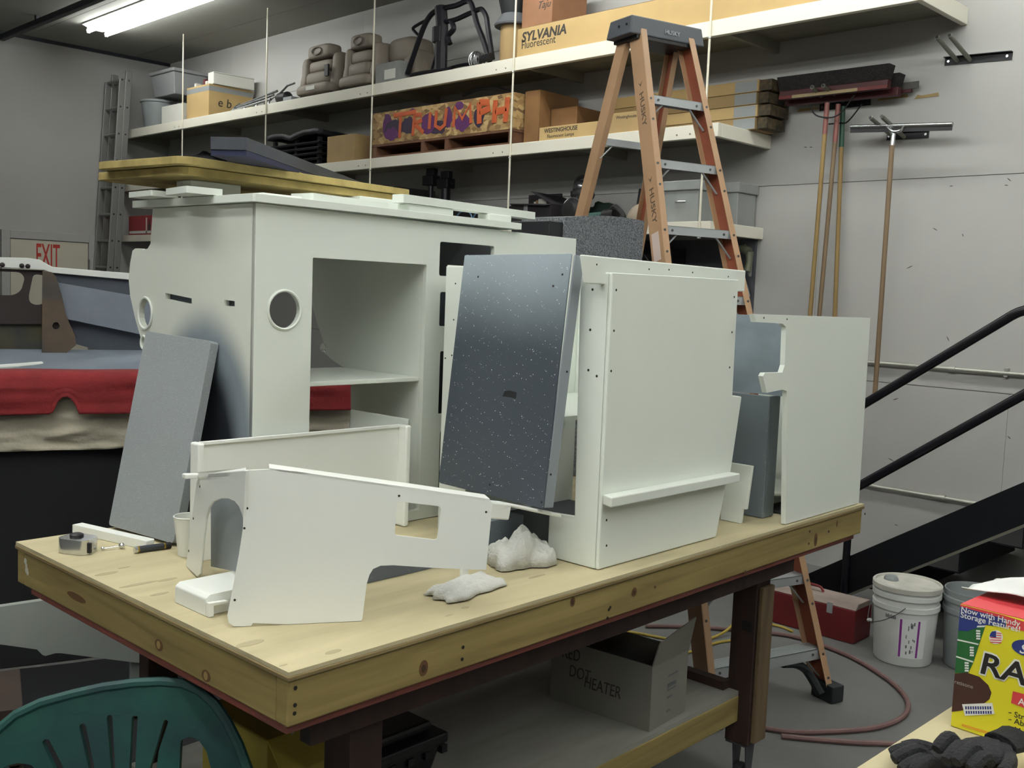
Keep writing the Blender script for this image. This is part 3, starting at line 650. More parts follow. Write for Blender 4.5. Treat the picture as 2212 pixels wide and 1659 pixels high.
# grey liner behind the arch
G3=mat('liner_grey','#858d92',.5)
n3=(FL_.to_3x3()@Vector((0,0,1)))
sgn=1 if n3.dot(T1)>0 else -1
FL2=Matrix.Translation(T1*.05)@FL_; lin=[(x_,max(y_,.012)) for x_,y_ in pix2d(FL2,[(458,1070),(530,1070),(530,1238),(458,1238)])]
m=MB(); m.prism(lin,.003,M=FL2); m.build('grey_liner',G3,fe)
for x,y in ((432,1051),(418,1120),(408,1190)):
    q=pix2d(FL_,[(x,y)])[0]; MB().tube([FL_@Vector((q[0],q[1],0)),FL_@Vector((q[0],q[1],-.001*sgn))],.003,8).build('screw_hole',DOT,fe)
for x,y in ((862,1071),(534,1098),(528,1141),(507,1296),(1050,1106)):
    q=pix2d(FR,[(x,y)])[0]; MB().tube([(q[0],q[1],0),(q[0],q[1],.0006)],.0025,8,M=FR).build('screw_hole',DOT,fe)
# ---------------- white tray standing behind it
ty=thing('white_tray','white tray standing on edge behind the sculpted white shell','tray',W(.5,.71,0))
m=MB(TF); m.hexa([(.253,.755,.001),(.905,.758,.001),(.905,.764,.001),(.253,.761,.001)],[(.253,.755,.302),(.905,.758,.301),(.905,.764,.301),(.253,.761,.302)]); m.build('tray_back',FEN,ty)
m=MB(TF); m.box((.235,.722,.001),(.2525,.762,.304)); m.build('tray_wall',FEN,ty,bev=.005,seg=3)
m=MB(TF); m.box((.9055,.722,.001),(.925,.765,.302)); m.build('tray_wall',FEN,ty,bev=.006,seg=3)
m=MB(TF); m.hexa([(.253,.748,.294),(.905,.751,.293),(.905,.7575,.293),(.253,.7545,.294)],[(.253,.748,.304),(.905,.751,.303),(.905,.7575,.303),(.253,.7545,.304)]); m.build('tray_rim',FEN,ty,bev=.002)
# ---------------- bracket arm, grey shallow pan, small housing, bar
ba=thing('bracket_arm','white angled bracket arm reaching out from behind the sculpted white shell','bracket',W(.8,.19,0))
a1=[Tb(x,y,.17) for x,y in ((1036,1082),(1108,1089),(1213,1110),(1216,1120),(1105,1096),(1100,1124),(1036,1119))]
m=MB(); m.prism([(q[0],q[2]) for q in a1],.05,M=frame(W(0,.17,0),T1,Vector((0,0,1)))@Matrix.Translation((0,0,-.05))); m.build('arm',FEN,ba,bev=.004)
m=MB(TF); m.box((a1[6][0]+.004,.226,0.001),(a1[6][0]+.026,.236,a1[6][2]+.004)); m.build('arm_foot',FEN,ba,bev=.003)
PANM=speckle('pan_grey','#5d646c','#9aa1a7',scale=220,size=.08,rough=.5)
def channel(lab,a0,a1,b0,b1,z0,h):
    t=thing('metal_channel',lab,'channel',W((a0+a1)/2,(b0+b1)/2,z0),'grey metal channels')
    MB(TF).box((a0,b0,z0+h-.003),(a1,b1,z0+h)).build('channel_web',PANM,t); MB(TF).box((a0,b0,z0),(a1,b0+.003,z0+h-.0032)).build('channel_flange',PANM,t); MB(TF).box((a0,b1-.003,z0),(a1,b1,z0+h-.0032)).build('channel_flange',PANM,t)
channel('grey metal channel lying on the bench under the arm of the sculpted shell',.40,.72,.345,.42,.001,.036)
channel('grey metal channel lying on the bench below the angled bracket arm',.80,.975,.315,.36,.001,.10)
rn=MB(TF); q=Tz(462,1256,0); rn.tube([(q[0]+.026*math.cos(k*math.pi/12),q[1]+.026*math.sin(k*math.pi/12),.004) for k in range(24)],.003,6,cyc=True); tag(rn.build('steel_ring',mat('ring_grey','#8d9093',.4,.5),None,smooth=True),'thin grey ring lying on the bench inside the arched opening','ring')
sh=thing('small_housing','small white hooked housing lying at the foot of the arched opening','housing',W(.1,.43,0))
h0=Vector((.055,.375,0)); hd=Vector((.0,.125,0))
m=MB(TF); m.prism(round_poly([(0,0),(.155,0),(.155,.044),(.010,.044),(0,.036)],[0,0,.001,.003,.003]),.125,M=frame(Vector((.052,.497,0.001)),Vector((1,0,0)),Vector((0,0,1)))); m.build('shell',FEN,sh,bev=.001)
m=MB(TF); m.prism([(0,0),(.012,0),(.012,.022),(.045,.022),(.045,.027),(.0,.03)],.012,M=frame(Vector((.052,.371,.001)),Vector((1,0,0)),Vector((0,0,1)))); m.build('hook',FEN,sh,bev=.001)
m=MB(TF); m.box((.108,.346,.001),(.150,.3705,.028)); m.build('grey_clip',mat('clip_grey','#7f868a',.4,.5),sh,bev=.002)
A=Tz(148,1150);B=Tz(311,1189)
wbar=bar('white_bar','short white square bar lying beside the chrome tape measure',A[0]+.004,A[1]-.012,B[0]+.004,B[1],.03,.0008,.024,FEN,'bar',bev=.003)
# ---------------- tape measure
CHR=mat('chrome','#d5d7d8',.22,1); BLK=mat('black_plastic','#17171a',.45)
tm=thing('tape_measure','chrome tape measure lying on the bench corner','tape measure',W(.075,1.02,0))
Mt=TF@Matrix.Translation((.078,1.03,.001))@Matrix.Rotation(math.radians(-62),4,'Z')
out=round_poly([(-.042,-.034),(.034,-.034),(.046,-.020),(.042,.028),(-.012,.038),(-.042,.022)],[.034,.006,.006,.014,.030,.030],8)
m=MB(Mt); m.prism(out,.037); m.build('case',CHR,tm,bev=.006,seg=3,smooth=True)
m=MB(Mt); m.lathe([(0,.0365),(.017,.0365),(.017,.042),(.012,.045),(0,.045)],18,M=Matrix.Translation((-.006,.004,0))); m.build('belt_clip_button',BLK,tm,smooth=True)
m=MB(Mt); m.box((.0405,-.022,.004),(.052,-.012,.03)); m.build('tape_mouth',BLK,tm,bev=.002)
m=MB(Mt); m.box((.006,-.0318,.010),(.022,-.0302,.030)); m.build('side_label',BLK,tm)
# ---------------- knurled pin and pen-like tool
pn=thing('knurled_pin','small steel pin with a round knob, beside the white square bar','pin',W(.14,.97,0))
A=Tz(222,1190);B=Tz(263,1186); A.z=.006;B.z=.009
MB(TF).tube([A,B],.002,8).build('shank',CHR,pn,smooth=True)
MB(TF).ball((B.x,B.y,B.z),.008,seg=10,rings=6).build('knob',CHR,pn,smooth=True); MB(TF).ball((A.x,A.y,A.z),.005,seg=8,rings=6).build('tip',CHR,pn,smooth=True)
ps=thing('pen_light','slim dark metal pen light with brass rings lying on the bench','pen',W(.22,.93,0))
A=Tz(290,1196);B=Tz(368,1185); A.z=.0095;B.z=.0095; d=(B-A)
MB(TF).tube([A,A+d*.08],.009,12).build('end_cap',CHR,ps,smooth=True)
MB(TF).tube([A+d*.08,A+d*.12],.0092,12).build('brass_ring',mat('brass','#b59a4e',.3,1),ps,smooth=True)
MB(TF).tube([A+d*.12,A+d*.8],.0085,12).build('barrel',mat('gunmetal','#4a4e55',.35,.8),ps,smooth=True)
MB(TF).tube([A+d*.8,A+d*.84],.0092,12).build('brass_ring',MATS['brass'],ps,smooth=True)
MB(TF).tube([A+d*.84,B],.0085,12).build('tail',BLK,ps,smooth=True)
# ---------------- paper cup
cu=thing('paper_cup','white paper cup half hidden behind the white tray','cup',W(.255,.815,0))
m=MB(TF@Matrix.Translation((.274,.83,.001))); m.lathe([(0,0),(.026,0),(.038,.10),(.036,.10),(.025,.004),(0,.004)],24); m.build('cup_wall',WHITE,cu,smooth=True)
m=MB(TF@Matrix.Translation((.274,.83,.101))); m.tube([(.0375*math.cos(k*math.pi/12),.0375*math.sin(k*math.pi/12),0) for k in range(24)],.002,6,cyc=True); m.build('cup_rim',WHITE,cu,smooth=True)
# ---------------- white rags
RAGM=mat('rag_white','#c9c9c4',.95,var=.06,vs=20,bump=.5,bs=150)
def rag(lab,cx,cy,rx,ry,h,seed,rot=0,name='white_rag'):
    Mr=TF@Matrix.Translation((cx,cy,.003))@Matrix.Rotation(rot,4,'Z')
    def fn(s,t):
        u=s*2-1; v=t*2-1; e=max(0,(1-abs(u)**4)*(1-abs(v)**4))
        p=Vector((u*3+seed,v*3,seed*1.7))
        f=.5+.55*noise.noise(p*.55)+.16*noise.noise(p*1.7)
        z=h*(e**.5)*(.35+f)*.9
        return (u*rx*(1+.25*noise.noise(p*.7+Vector((5,5,5)))),v*ry*(1+.3*noise.noise(p*.7+Vector((9,2,5)))),max(z,.0005))
    b=MB(Mr); b.grid(fn,36,36); o=b.build(name,RAGM,None,smooth=True,ang=80,solid=.003); return tag(o,lab,'rag')
rag('crumpled white rag heaped beside the boxy white cabinet',.88,.235,.082,.058,.085,5.1,-.3)
rag('flat crumpled white rag lying under the arm of the sculpted shell',.60,.150,.10,.042,.030,8.1,.1)
# ================================================================ boards lying on the tall cabinet
YEL=mat('yellow_foam','#b8a568',.85,vs=12,c2='#93824f'); 
def lying(name,lab,cpx,z0,h,ddeg,length,width,mm,cat,bev):
    c=az(cpx[0],cpx[1],z0); a=math.radians(ddeg)
    b=MB(Matrix.Translation((c.x,c.y,z0))@Matrix.Rotation(a,4,'Z')); b.prism(round_poly([(0,0),(length,0),(length,width),(0,width)],[.05,.03,.03,.04],5),h); return tag(b.build(name,mm,None,bev=bev,seg=3),lab,cat)
zy=TZ+TT+.055
lying('foam_board','upper of two yellow foam boards stacked on the tall cabinet',(396,352),zy+.024,.020,8,.88,.42,YEL,'board',.008)
lying('foam_board','lower of two yellow foam boards stacked on the tall cabinet',(398,376),zy,.022,6,.95,.46,YEL,'board',.008)
cz=TZ+TT
tag(MB(TF).box((.44,1.13,TT+.019),(.60,1.21,TT+.0545)).build('white_riser','#' and CABW,None,bev=.003),'white riser block under the yellow foam boards on the tall cabinet','block')
tag(MB(TF).box((.95,1.02,TT+.001),(1.15,1.12,TT+.0545)).build('white_riser',CABW,None,bev=.003),'long white riser block under the far end of the yellow boards','block')
BLU=mat('blue_vinyl','#171e40',.5); CHC=mat('charcoal_vinyl','#3a3d45',.6,var=.1,vs=20)
bz=zy+.046
nb=az(532,336,bz); fb=az(745,410,bz); dd=(fb-nb); dd.z=0
bl=thing('blue_board','thick blue and charcoal padded board laid across the yellow foam boards','board',nb)
Mb=frame(nb,dd,Vector((-dd.y,dd.x,0)))
m=MB(Mb); m.prism(round_poly([(0,0),(1.25,0),(1.25,.10),(0,.10)],.006),.032,M=Matrix.Translation((0,0,.014))); m.build('padding',CHC,bl,bev=.005)
m=MB(Mb); m.box((.004,.0015,-.001),(1.246,.098,.0135)); m.build('blue_underside',BLU,bl)
m=MB(Mb); m.box((.40,-.0005,.0),(.47,.006,.0054)); m.build('yellow_strap',mat('strap_yellow','#b3a835',.6),bl)
# ================================================================ stepladder
FIB=mat('fibreglass_orange','#a58363',.55,var=.08,vs=6); FIBI=mat('fibreglass_inside','#8a4a34',.6,var=.1,vs=5); ALU=mat('aluminium','#b4b8ba',.5,.45); CAP=mat('cap_plastic','#4c4f55',.6); RIV=mat('rivet','#6d6d6d',.4,.8)
LO=Vector((3.941,3.046,0)); LYAW=-.267; LWT,LWB,LDF,LDR,LH,LG=.150,.332,.978,.852,2.955,.026
lad=thing('stepladder','tall orange fibreglass stepladder with aluminium steps, standing open behind the workbench','stepladder',LO)
LM=Matrix.Translation(LO)@Matrix.Rotation(LYAW,4,'Z')
def lrail(side,front,z):
    k=1-z/LH; wd=LWT+(LWB-LWT)*k*(1 if front else .9); y=-(LG+LDF*k) if front else (LG+LDR*k)
    return Vector((side*wd,y,z))
def chan(p0,p1,inx,dep,web,fl,th=.004):
    """C-channel from p0 to p1: web on the outside, flanges turned inward (inx = inward unit x)"""
    out=[]
    pts=[(0,-web/2),(0,web/2)]
    return pts
def railparts(side,front,ztop=LH-.03):
    p0,p1=lrail(side,front,.02),lrail(side,front,ztop); ax_=(p1-p0)
    web=.084 if front else .062; fl=.032 if front else .028
    yv=Vector((0,1,0)); zf=frame(p0,ax_,yv)      # x along rail, y ~ depth
    xin=Vector((-side,0,0)); xin=(xin-ax_.normalized()*xin.dot(ax_.normalized())).normalized()
    yy=ax_.normalized().cross(xin).normalized()
    if yy.y>0: yy=-yy      # toward the front
    L=ax_.length
    R3=Matrix(((ax_.normalized().x,yy.x,xin.x,p0.x),(ax_.normalized().y,yy.y,xin.y,p0.y),(ax_.normalized().z,yy.z,xin.z,p0.z),(0,0,0,1)))
    w=MB(LM@R3); w.box((0,-web/2,0),(L,web/2,.004)); rl=w.build('rail',FIBI,lad); sk=MB(LM@R3); sk.box((0,-web/2-.003,-.0025),(L,web/2+.003,-.0002)); sk.build('rail_skin',FIB,rl)
    for s_ in (-1,1):
        f_=MB(LM@R3); a,b=(web/2-.0,web/2+.004) if s_>0 else (-web/2-.004,-web/2)
        f_.box((0,a,0),(L,b,fl)); f_.build('rail_flange',FIB,rl,bev=.0015)
    return R3,L,rl,web,fl
RR={}
for front in (1,0):
    for side in (-1,1): RR[(side,front)]=railparts(side,front)
# rubber feet, and the curved black corner brackets under the lowest step
BOOT=mat('boot_black','#1d2326',.55)
for (side,front),v in RR.items():
    p=lrail(side,front,.0); MB(LM).box((p.x-.035,p.y-.06,0.001),(p.x+.035,p.y+.06,.075)).build('foot',BOOT,v[2],bev=.006)
    if front:
        q=lrail(side,1,.21); MB(LM).tube(spline([(q.x-side*.20,q.y-.01,.165),(q.x-side*.12,q.y-.012,.15),(q.x-side*.06,q.y-.02,.11),(p.x-side*.05,p.y-.01,.03)],5),.026,8,flat=.7).build('corner_bracket',BOOT,v[2],smooth=True)
# steps: aluminium channel between the front rails, with diagonal braces
zt0=LH-.365; stepz=[zt0-.297*i for i in range(9)]
for i,z in enumerate(stepz):
    if z<.15: break
    l=lrail(-1,1,z);r_=lrail(1,1,z)
    y0=l.y-.044; x0=l.x+.006;x1=r_.x-.006
    st=MB(LM); st.box((x0,y0,z-.038),(x1,y0+.003,z)); st.box((x0,y0,z-.003),(x1,y0+.085,z)); st.box((x0,y0+.082,z-.03),(x1,y0+.085,z))
    if i==8:
        st.box((x0,y0+.001,z-.045),(x1,y0+.004,z))
        for kk in range(7): st.box((x0+.02,y0+.008+kk*.011,z),(x1-.02,y0+.013+kk*.011,z+.003))
    so_=st.build('step',ALU,lad)
    for s_ in (-1,1):
        xx=(x0 if s_<0 else x1)
        MB(LM).tube([(xx-s_*.09,y0+.012,z-.036),(xx+s_*.002,y0+.012,z-.125)],.008,6,flat=.4).build('step_brace',ALU,so_)
        for q in (.055,):
            MB(LM).tube([(xx-s_*q,y0,z-.02),(xx-s_*q,y0-.003,z-.02)],.006,8).build('rivet',RIV,so_)
        f=lrail(s_,1,z-.02); 
        MB(LM).tube([(f.x-s_*.012,f.y-.048,z-.02),(f.x-s_*.012,f.y-.051,z-.02)],.006,8).build('rivet',RIV,so_)
        f=lrail(s_,1,z-.115); MB(LM).tube([(f.x-s_*.012,f.y-.048,z-.115),(f.x-s_*.012,f.y-.051,z-.115)],.006,8).build('rivet',RIV,so_)
# rear bars
for z in [LH-.52-.62*i for i in range(4)]:
    l=lrail(-1,0,z);r_=lrail(1,0,z); st=MB(LM); st.box((l.x+.006,l.y-.02,z-.035),(r_.x-.006,l.y+.0,z)); so_=st.build('rear_bar',ALU,lad,bev=.002)
    for s_ in (-1,1):
        xx=l.x+.006 if s_<0 else r_.x-.006; MB(LM).tube([(xx-s_*.07,l.y-.01,z-.034),(xx,l.y-.01,z-.10)],.007,6,flat=.4).build('rear_brace',ALU,so_)
# spreaders
for s_ in (-1,1):
    f=lrail(s_,1,1.35);b=lrail(s_,0,1.35); MB(LM).tube([(f.x-s_*.02,f.y,1.35),(f.x-s_*.02,0,1.29),(b.x-s_*.02,b.y,1.35)],.008,6,flat=.4).build('spreader',ALU,lad)
# cap
m=MB(LM); w0,d0=.205,.085
m.hexa([(-w0-.012,-d0-.012,LH-.085),(w0+.012,-d0-.012,LH-.085),(w0+.012,d0+.012,LH-.085),(-w0-.012,d0+.012,LH-.085)],[(-w0,-d0,LH),(w0,-d0,LH),(w0,d0,LH),(-w0,d0,LH)]); cp_=m.build('top_cap',CAP,lad,bev=.006)
m=MB(LM); m.box((-w0+.03,-d0-.006,LH-.10),(w0-.03,d0+.006,LH-.0855)); m.build('cap_underside',BLK,cp_)
for x in (-.06,.0): MB(LM).tube([(-w0-.008,x,LH-.04),(-w0-.011,x,LH-.04)],.006,8).build('cap_rivet',BLK,cp_)
text('cap_lettering','HUSKY',.028,LM@frame(Vector((-.02,-d0-.0125,LH-.06)),Vector((1,0,0)),Vector((0,.14,1))),mat('cap_print','#8f9296',.6),cp_,fat=.01)
# lettering down the near rail, and its small arrow mark
PRN=mat('rail_print','#5a4a3a',.7)
R3,L,rl,web,fl=RR[(-1,1)]
WM=LM@R3; I=WM.inverted(); n_=WM.to_3x3()@Vector((0,0,-1)); o_=WM@Vector((0,0,-.0026))
for (px,py) in ((1376,192),(1393,400)):
    q=I@onplane(px,py,o_,n_)
    FM=frame(WM@Vector((q.x,-.012,-.0027)),-(WM.to_3x3()@Vector((1,0,0))),WM.to_3x3()@Vector((0,1,0)))
    text('rail_lettering','HUSKY',.042,FM@Matrix.Translation((.03,0,0)),PRN,rl,fat=.016,sx=1.25)
    MB(FM).prism([(-.02,.0),(.004,.014),(-.02,.028),(-.009,.014)],.0006).build('arrow_mark',PRN,rl)
lab_=mat('label_pale','#cbb8b0',.6)
q=I@onplane(1410,535,o_,n_); MB(WM).box((q.x-.07,-.03,-.0033),(q.x+.06,.02,-.0026)).build('safety_sticker',lab_,rl)
# ================================================================ white pail, grey pail
PAIL=mat('pail_white','#c9cbc8',.5,var=.06,vs=8); PAILG=mat('pail_grey','#858b8c',.55,var=.08,vs=6); DUST=mat('dusty_lid','#b5b3aa',.8,var=.15,vs=10); PUR=mat('label_purple','#7d2d84',.5); INK=mat('ink_grey','#5b5b60',.6); WIRE=mat('wire_steel','#5a5b5e',.4,.8)
def pail(lab,c,mm,lid):
    t=thing('pail',lab,'bucket',c)
    m=MB(Matrix.Translation(c)); m.lathe([(0,.002),(.128,.002),(.132,.01),(.146,.26),(.153,.262),(.153,.285),(.147,.287),(.148,.315),(.156,.317),(.156,.337),(.149,.339),(.150,.367),(.146,.367),(.125,.03),(0,.03)],36); m.build('pail_body',mm,t,smooth=True,ang=30)
    if lid:
        m=MB(Matrix.Translation(c)); m.lathe([(.151,.350),(.158,.352),(.158,.374),(.153,.379),(.146,.379),(.143,.369),(0,.369)],36); l=m.build('lid',DUST,t,smooth=True,ang=30)
        d=(CAM-c); d.z=0; d.normalize(); s=Vector((-d.y,d.x,0))
        m=MB(Matrix.Translation(c-s*.075-d*.03+Vector((0,0,.370)))); m.lathe([(0,0),(.034,0),(.034,.006),(.027,.018),(0,.018)],14); m.build('spout_cap',PAILG,l,smooth=True,ang=30)
    return t
B1=az(1945,1432,0)+Vector((.0,.0,0)); 
dv=Vector((B1.x,B1.y,0)).normalized(); B1=az(1947,1440,0)+dv*.125; B1.z=0
p1=pail('white plastic pail with a dusty lid and purple-striped label',B1,PAIL,True)
dc=(CAM-B1); dc.z=0; dc.normalize(); rt_=Vector((-dc.y,dc.x,0))   # to the viewer's right
def on_pail(c,ang,z,r): 
    v=dc*math.cos(ang)+rt_*math.sin(ang); return c+v*r+Vector((0,0,z)), v
def pail_patch(name,ang0,ang1,z0,z1,mm,parent,c=B1,off=.0012,n=6):
    def fn(s,t):
        a=ang0+(ang1-ang0)*s; z=z0+(z1-z0)*t; r=.1312+(z/.26)*.0148+off; return on_pail(c,a,z,r)[0]
    b=MB(); b.grid(fn,n,1); return b.build(name,mm,parent,smooth=True)
lb=pail_patch('paper_label',-.18,.72,.045,.235,mat('label_white','#d5d7d6',.6),p1)
pail_patch('label_stripe',-.14,-.07,.05,.232,PUR,lb,off=.002,n=2); pail_patch('label_stripe',.42,.49,.05,.228,PUR,lb,off=.002,n=2)
random.seed(3)
for k in range(16):
    a=-.02+random.random()*.36; z=.06+.15*random.random(); pail_patch('label_print',a,a+.015+random.random()*.03,z,z+.006+random.random()*.018,INK,lb,off=.0021,n=1)
for k in range(8):
    a=-.62+k*.045; pail_patch('printed_letter',a,a+.028,.225,.245-.004*(k%2),INK,p1,off=.0016,n=1)
hp=[on_pail(B1,a,z,.16)[0] for a,z in ((-1.35,.225),(-1.05,.175),(-.7,.185),(-.3,.235),(-.05,.27))]
hp=[on_pail(B1,-1.62,.27,.156)[0],on_pail(B1,-1.2,.185,.175)[0],on_pail(B1,-.75,.2,.168)[0],on_pail(B1,-.3,.245,.163)[0],on_pail(B1,.0,.29,.156)[0]]
MB().tube(spline(hp,6),.0022,6).build('bail_handle',WIRE,p1,smooth=True)
MB().tube([hp[1]-Vector((0,0,.004)),hp[1].lerp(hp[2],.25)],.008,8).build('handle_grip',PAIL,p1,smooth=True)
B2=az(2104,1458,0)+dv*.13; B2.z=0
pail('plain grey plastic pail without a lid, behind the yellow box',B2,PAILG,False)
# ================================================================ red tool chest
REDB=mat('tool_red','#6e1f22',.45,var=.12,vs=5); REDT=mat('tool_red_dusty','#8f8078',.8,var=.2,vs=6)
r0=az(1843,1393,0); r1=az(1873,1378,0); 
ex=(r1-r0); ex.z=0; ex.normalize(); ey=Vector((-ex.y,ex.x,0))
if ey.dot(Vector((-1,1,0)))<0: ey=-ey
tc_=thing('tool_chest','long red metal tool chest with a dusty lid, on the floor below the stairs','tool chest',r0+ey*.3)
MR=frame(r0,ey,-ex) if frame(r0,ey,-ex).to_3x3()[2][2]>0 else frame(r0,ey,ex)
s_=1 if (MR.to_3x3()@Vector((0,1,0))).dot(ex)>0 else -1
wd=.19
m=MB(MR); m.box((0,min(0,s_*wd),.001),(.62,max(0,s_*wd),.17)); m.build('chest_body',REDB,tc_,bev=.005)
m=MB(MR); y0_,y1_=sorted((0,s_*wd)); m.prism([(y0_,0),(y1_,0),(y1_-.03,.028),(y0_+.03,.028)],.62,M=frame(Vector((0,0,.1705)),Vector((0,1,0)),Vector((0,0,1)))); m.build('chest_lid',REDT,tc_,bev=.004)
hb=(y0_+y1_)/2
MB(MR).tube(spline([(.22,hb,.199),(.24,hb,.222),(.30,hb,.226),(.36,hb,.222),(.38,hb,.199)],5),.007,8).build('lid_handle',REDB,tc_,smooth=True)
for x in (.12,.46):
    m=MB(MR); yy=0 if s_>0 else 0; m.box((x,-.004 if s_>0 else 0,.13),(x+.03,0 if s_>0 else .004,.185)); m.build('latch',ALU,tc_)
m=MB(); c_=az(1712,1352,0)+Vector((.45,.38,0)); 
rb=thing('red_cabinet','taller red metal cabinet standing behind the ladder foot','cabinet',(5.35,3.45,0))
MB().box((5.15,3.25,.03),(5.55,3.65,.48)).build('cabinet_body',REDB,rb,bev=.005)
MB().box((5.145,3.27,.27),(5.1495,3.63,.46)).build('drawer_front',REDB,rb); MB().box((5.145,3.27,.05),(5.1495,3.63,.25)).build('drawer_front',REDB,rb)
for sx in (5.18,5.5):
    for sy in (3.28,3.6): MB().tube([(sx,sy,0.001),(sx,sy,.0295)],.02,8).build('cabinet_foot',BLK,rb)
# ================================================================ hoses and cord on the floor
HOS=mat('air_hose','#6e5350',.6,var=.12,vs=10); YCO=mat('yellow_cord','#a8923a',.55)
def floor_line(name,lab,px,r,mm,cat):
    pts=[]
    for q in px:
        p=az(q[0],q[1],r+.001); 
        if len(q)>2: p.z+=q[2]
        pts.append(p)
    return tag(MB().tube(spline(pts,8),r,8).build(name,mm,None,smooth=True),lab,cat)
floor_line('air_hose','reddish-brown air hose looping across the concrete floor',[(1395,1352),(1500,1354),(1600,1362),(1700,1372),(1780,1395),(1850,1425),(1910,1462),(1948,1495),(1962,1525),(1945,1552),(1890,1572),(1800,1580),(1700,1580),(1610,1562),(1540,1540)],.0105,HOS,'hose')
floor_line('air_hose','straight tail of reddish-brown hose running under the rag table',[(1688,1590),(1760,1597),(1850,1604),(1950,1610),(2050,1640)],.0105,HOS,'hose')
floor_line('power_cable','yellow extension cord lying in loose loops under the workbench',[(1340,1362),(1380,1368),(1420,1376),(1480,1386),(1530,1380),(1565,1370,.012),(1590,1356,.03),(1620,1350,.02),(1680,1352),(1712,1364)],.0065,YCO,'cord')
floor_line('power_cable','second yellow cord strand lying beside the sawhorse beam',[(1480,1412),(1525,1396),(1560,1386),(1610,1382),(1660,1386)],.0065,YCO,'cord')
# ================================================================ steel stairs along the wall
STB=mat('stair_black','#101216',.45,.2,spec=.3); STE=mat('stair_edge','#6d6c62',.5,.4); RAILM=mat('handrail_black','#17171d',.3,.3)
XS=5.15
sr=thing('steel_stairs','black steel staircase with two pipe handrails climbing along the white wall','stairs',(XS,2.9,0))
t0=ax(1737,1243,XS); t1_=ax(2212,1041,XS); bsl=ax(1823,1293,XS); b1_=ax(2212,1141,XS)
slope=(t1_.z-t0.z)/(t1_.y-t0.y); hst=.0
yend=-1.2
def line_z(p,y): return p.z+slope*(y-p.y)
zb=bsl
ytop=yend
fl_y=bsl.y-(bsl.z-0)/slope if abs(slope)>0 else bsl.y
poly=[(t0.y+.0,line_z(t0,t0.y)),(yend,line_z(t0,yend)),(yend,line_z(bsl,yend))]
yb0=bsl.y+ (0.0-bsl.z)/slope
poly.append((yb0,0.001)); poly.append((t0.y,0.001))
for X in (XS,XW-.06):
    st=MB(); st.prism(poly,.012,M=frame(Vector((X,0,0)),Vector((0,1,0)),Vector((0,0,1)))); so_=st.build('stringer',STB,sr)
    e_=MB(); d_=Vector((0,yend-yb0,line_z(bsl,yend)-.0)); a_=Vector((X-.006,yb0,.001)); b_=Vector((X-.006,yend,line_z(bsl,yend)))
    e_.hexa([a_+Vector((-.02,0,-.0)),a_+Vector((.02,0,0)),b_+Vector((.02,0,0)),b_+Vector((-.02,0,0))],[a_+Vector((-.02,0,.016)),a_+Vector((.02,0,.016)),b_+Vector((.02,0,.016)),b_+Vector((-.02,0,.016))]); e_.build('stringer_flange',STE,so_)
z=.0; i=0
while True:
    i+=1; z=.185*i; y=t0.y-.06+(z+.12-line_z(t0,t0.y))/slope
    if y<yend+.25: break
    MB().box((XS+.0125,y-.27,z-.008),(XW-.0605,y,z)).build('tread',STB,sr)
    MB().box((XS+.0125,y-.27,z),(XW-.0605,y-.262,z+.176)).build('riser',STB,sr)
for (x0,y0,x1,y1) in ((1868,872,2150,703),(1857,1049,2212,852)):
    a=ax(x0,y0,XS-.02); b=ax(x1,y1,XS-.02); s2=(b.z-a.z)/(b.y-a.y); d=(b-a).normalized()
    pts=[a-d*.55,a,b]
    if y1>800: pts.append(b+d*1.0)
    else: pts+= [ax(2185,682,XS-.02),ax(2212,671,XS-.02),ax(2260,664,XS-.02),ax(2500,665,XS-.02)]
    MB().tube(spline(pts,6),.024,12).build('handrail',RAILM,sr,smooth=True)
for yy in (t0.y-.25,t0.y-1.4,t0.y-2.5):
    zz=line_z(t0,yy); up_=ax(1868,872,XS-.02); d2=(ax(2150,703,XS-.02)-up_); zr=up_.z+d2.z/d2.y*(yy-up_.y)
    if yy>1.4 : 
        if yy<t0.y-.6: continue
    MB().tube([(XS-.02,yy,max(zz-.2,0.02)),(XS-.02,yy,zr)],.02,10).build('rail_post',RAILM,sr,smooth=True)
# things stored under the stairs
DRM=mat('drum_dark','#1f2126',.6,var=.2,vs=5)
for (x,y,lab,mm,r,h) in ((5.40,1.84,'low dark drum under the lower end of the black stairs',DRM,.16,.24),(5.40,.36,'dark drum standing under the stairs farthest from the white pail',DRM,.2,.45),(5.40,1.35,'dark drum stored under the black stairs, beside the grey pail',DRM,.2,.42),(5.40,.85,'dark drum stored under the black stairs behind the yellow box',DRM,.21,.5)):
    t=thing('drum',lab,'drum',(x,y,0)); MB(Matrix.Translation((x,y,.001))).lathe([(0,0),(r,0),(r,h*.33),(r+.008,h*.35),(r,h*.37),(r,h*.66),(r+.008,h*.68),(r,h*.7),(r,h),(r-.012,h),(r-.012,h-.02),(0,h-.02)],28).build('drum_body',mm,t,smooth=True,ang=30)
for k in range(3):
    c=(5.40,1.35,.4215+k*.03); t=tag(MB(Matrix.Translation(c)).lathe([(0,0.001),(.11,.001),(.145,.022),(.15,.028),(.143,.028),(.108,.008),(0,.008)],24).build('pail_cover',PAIL,None,smooth=True),['bottom','middle','topmost'][k]+' white plastic pail cover of the pile on the dark drum under the stairs','cover','covers piled on the drum')

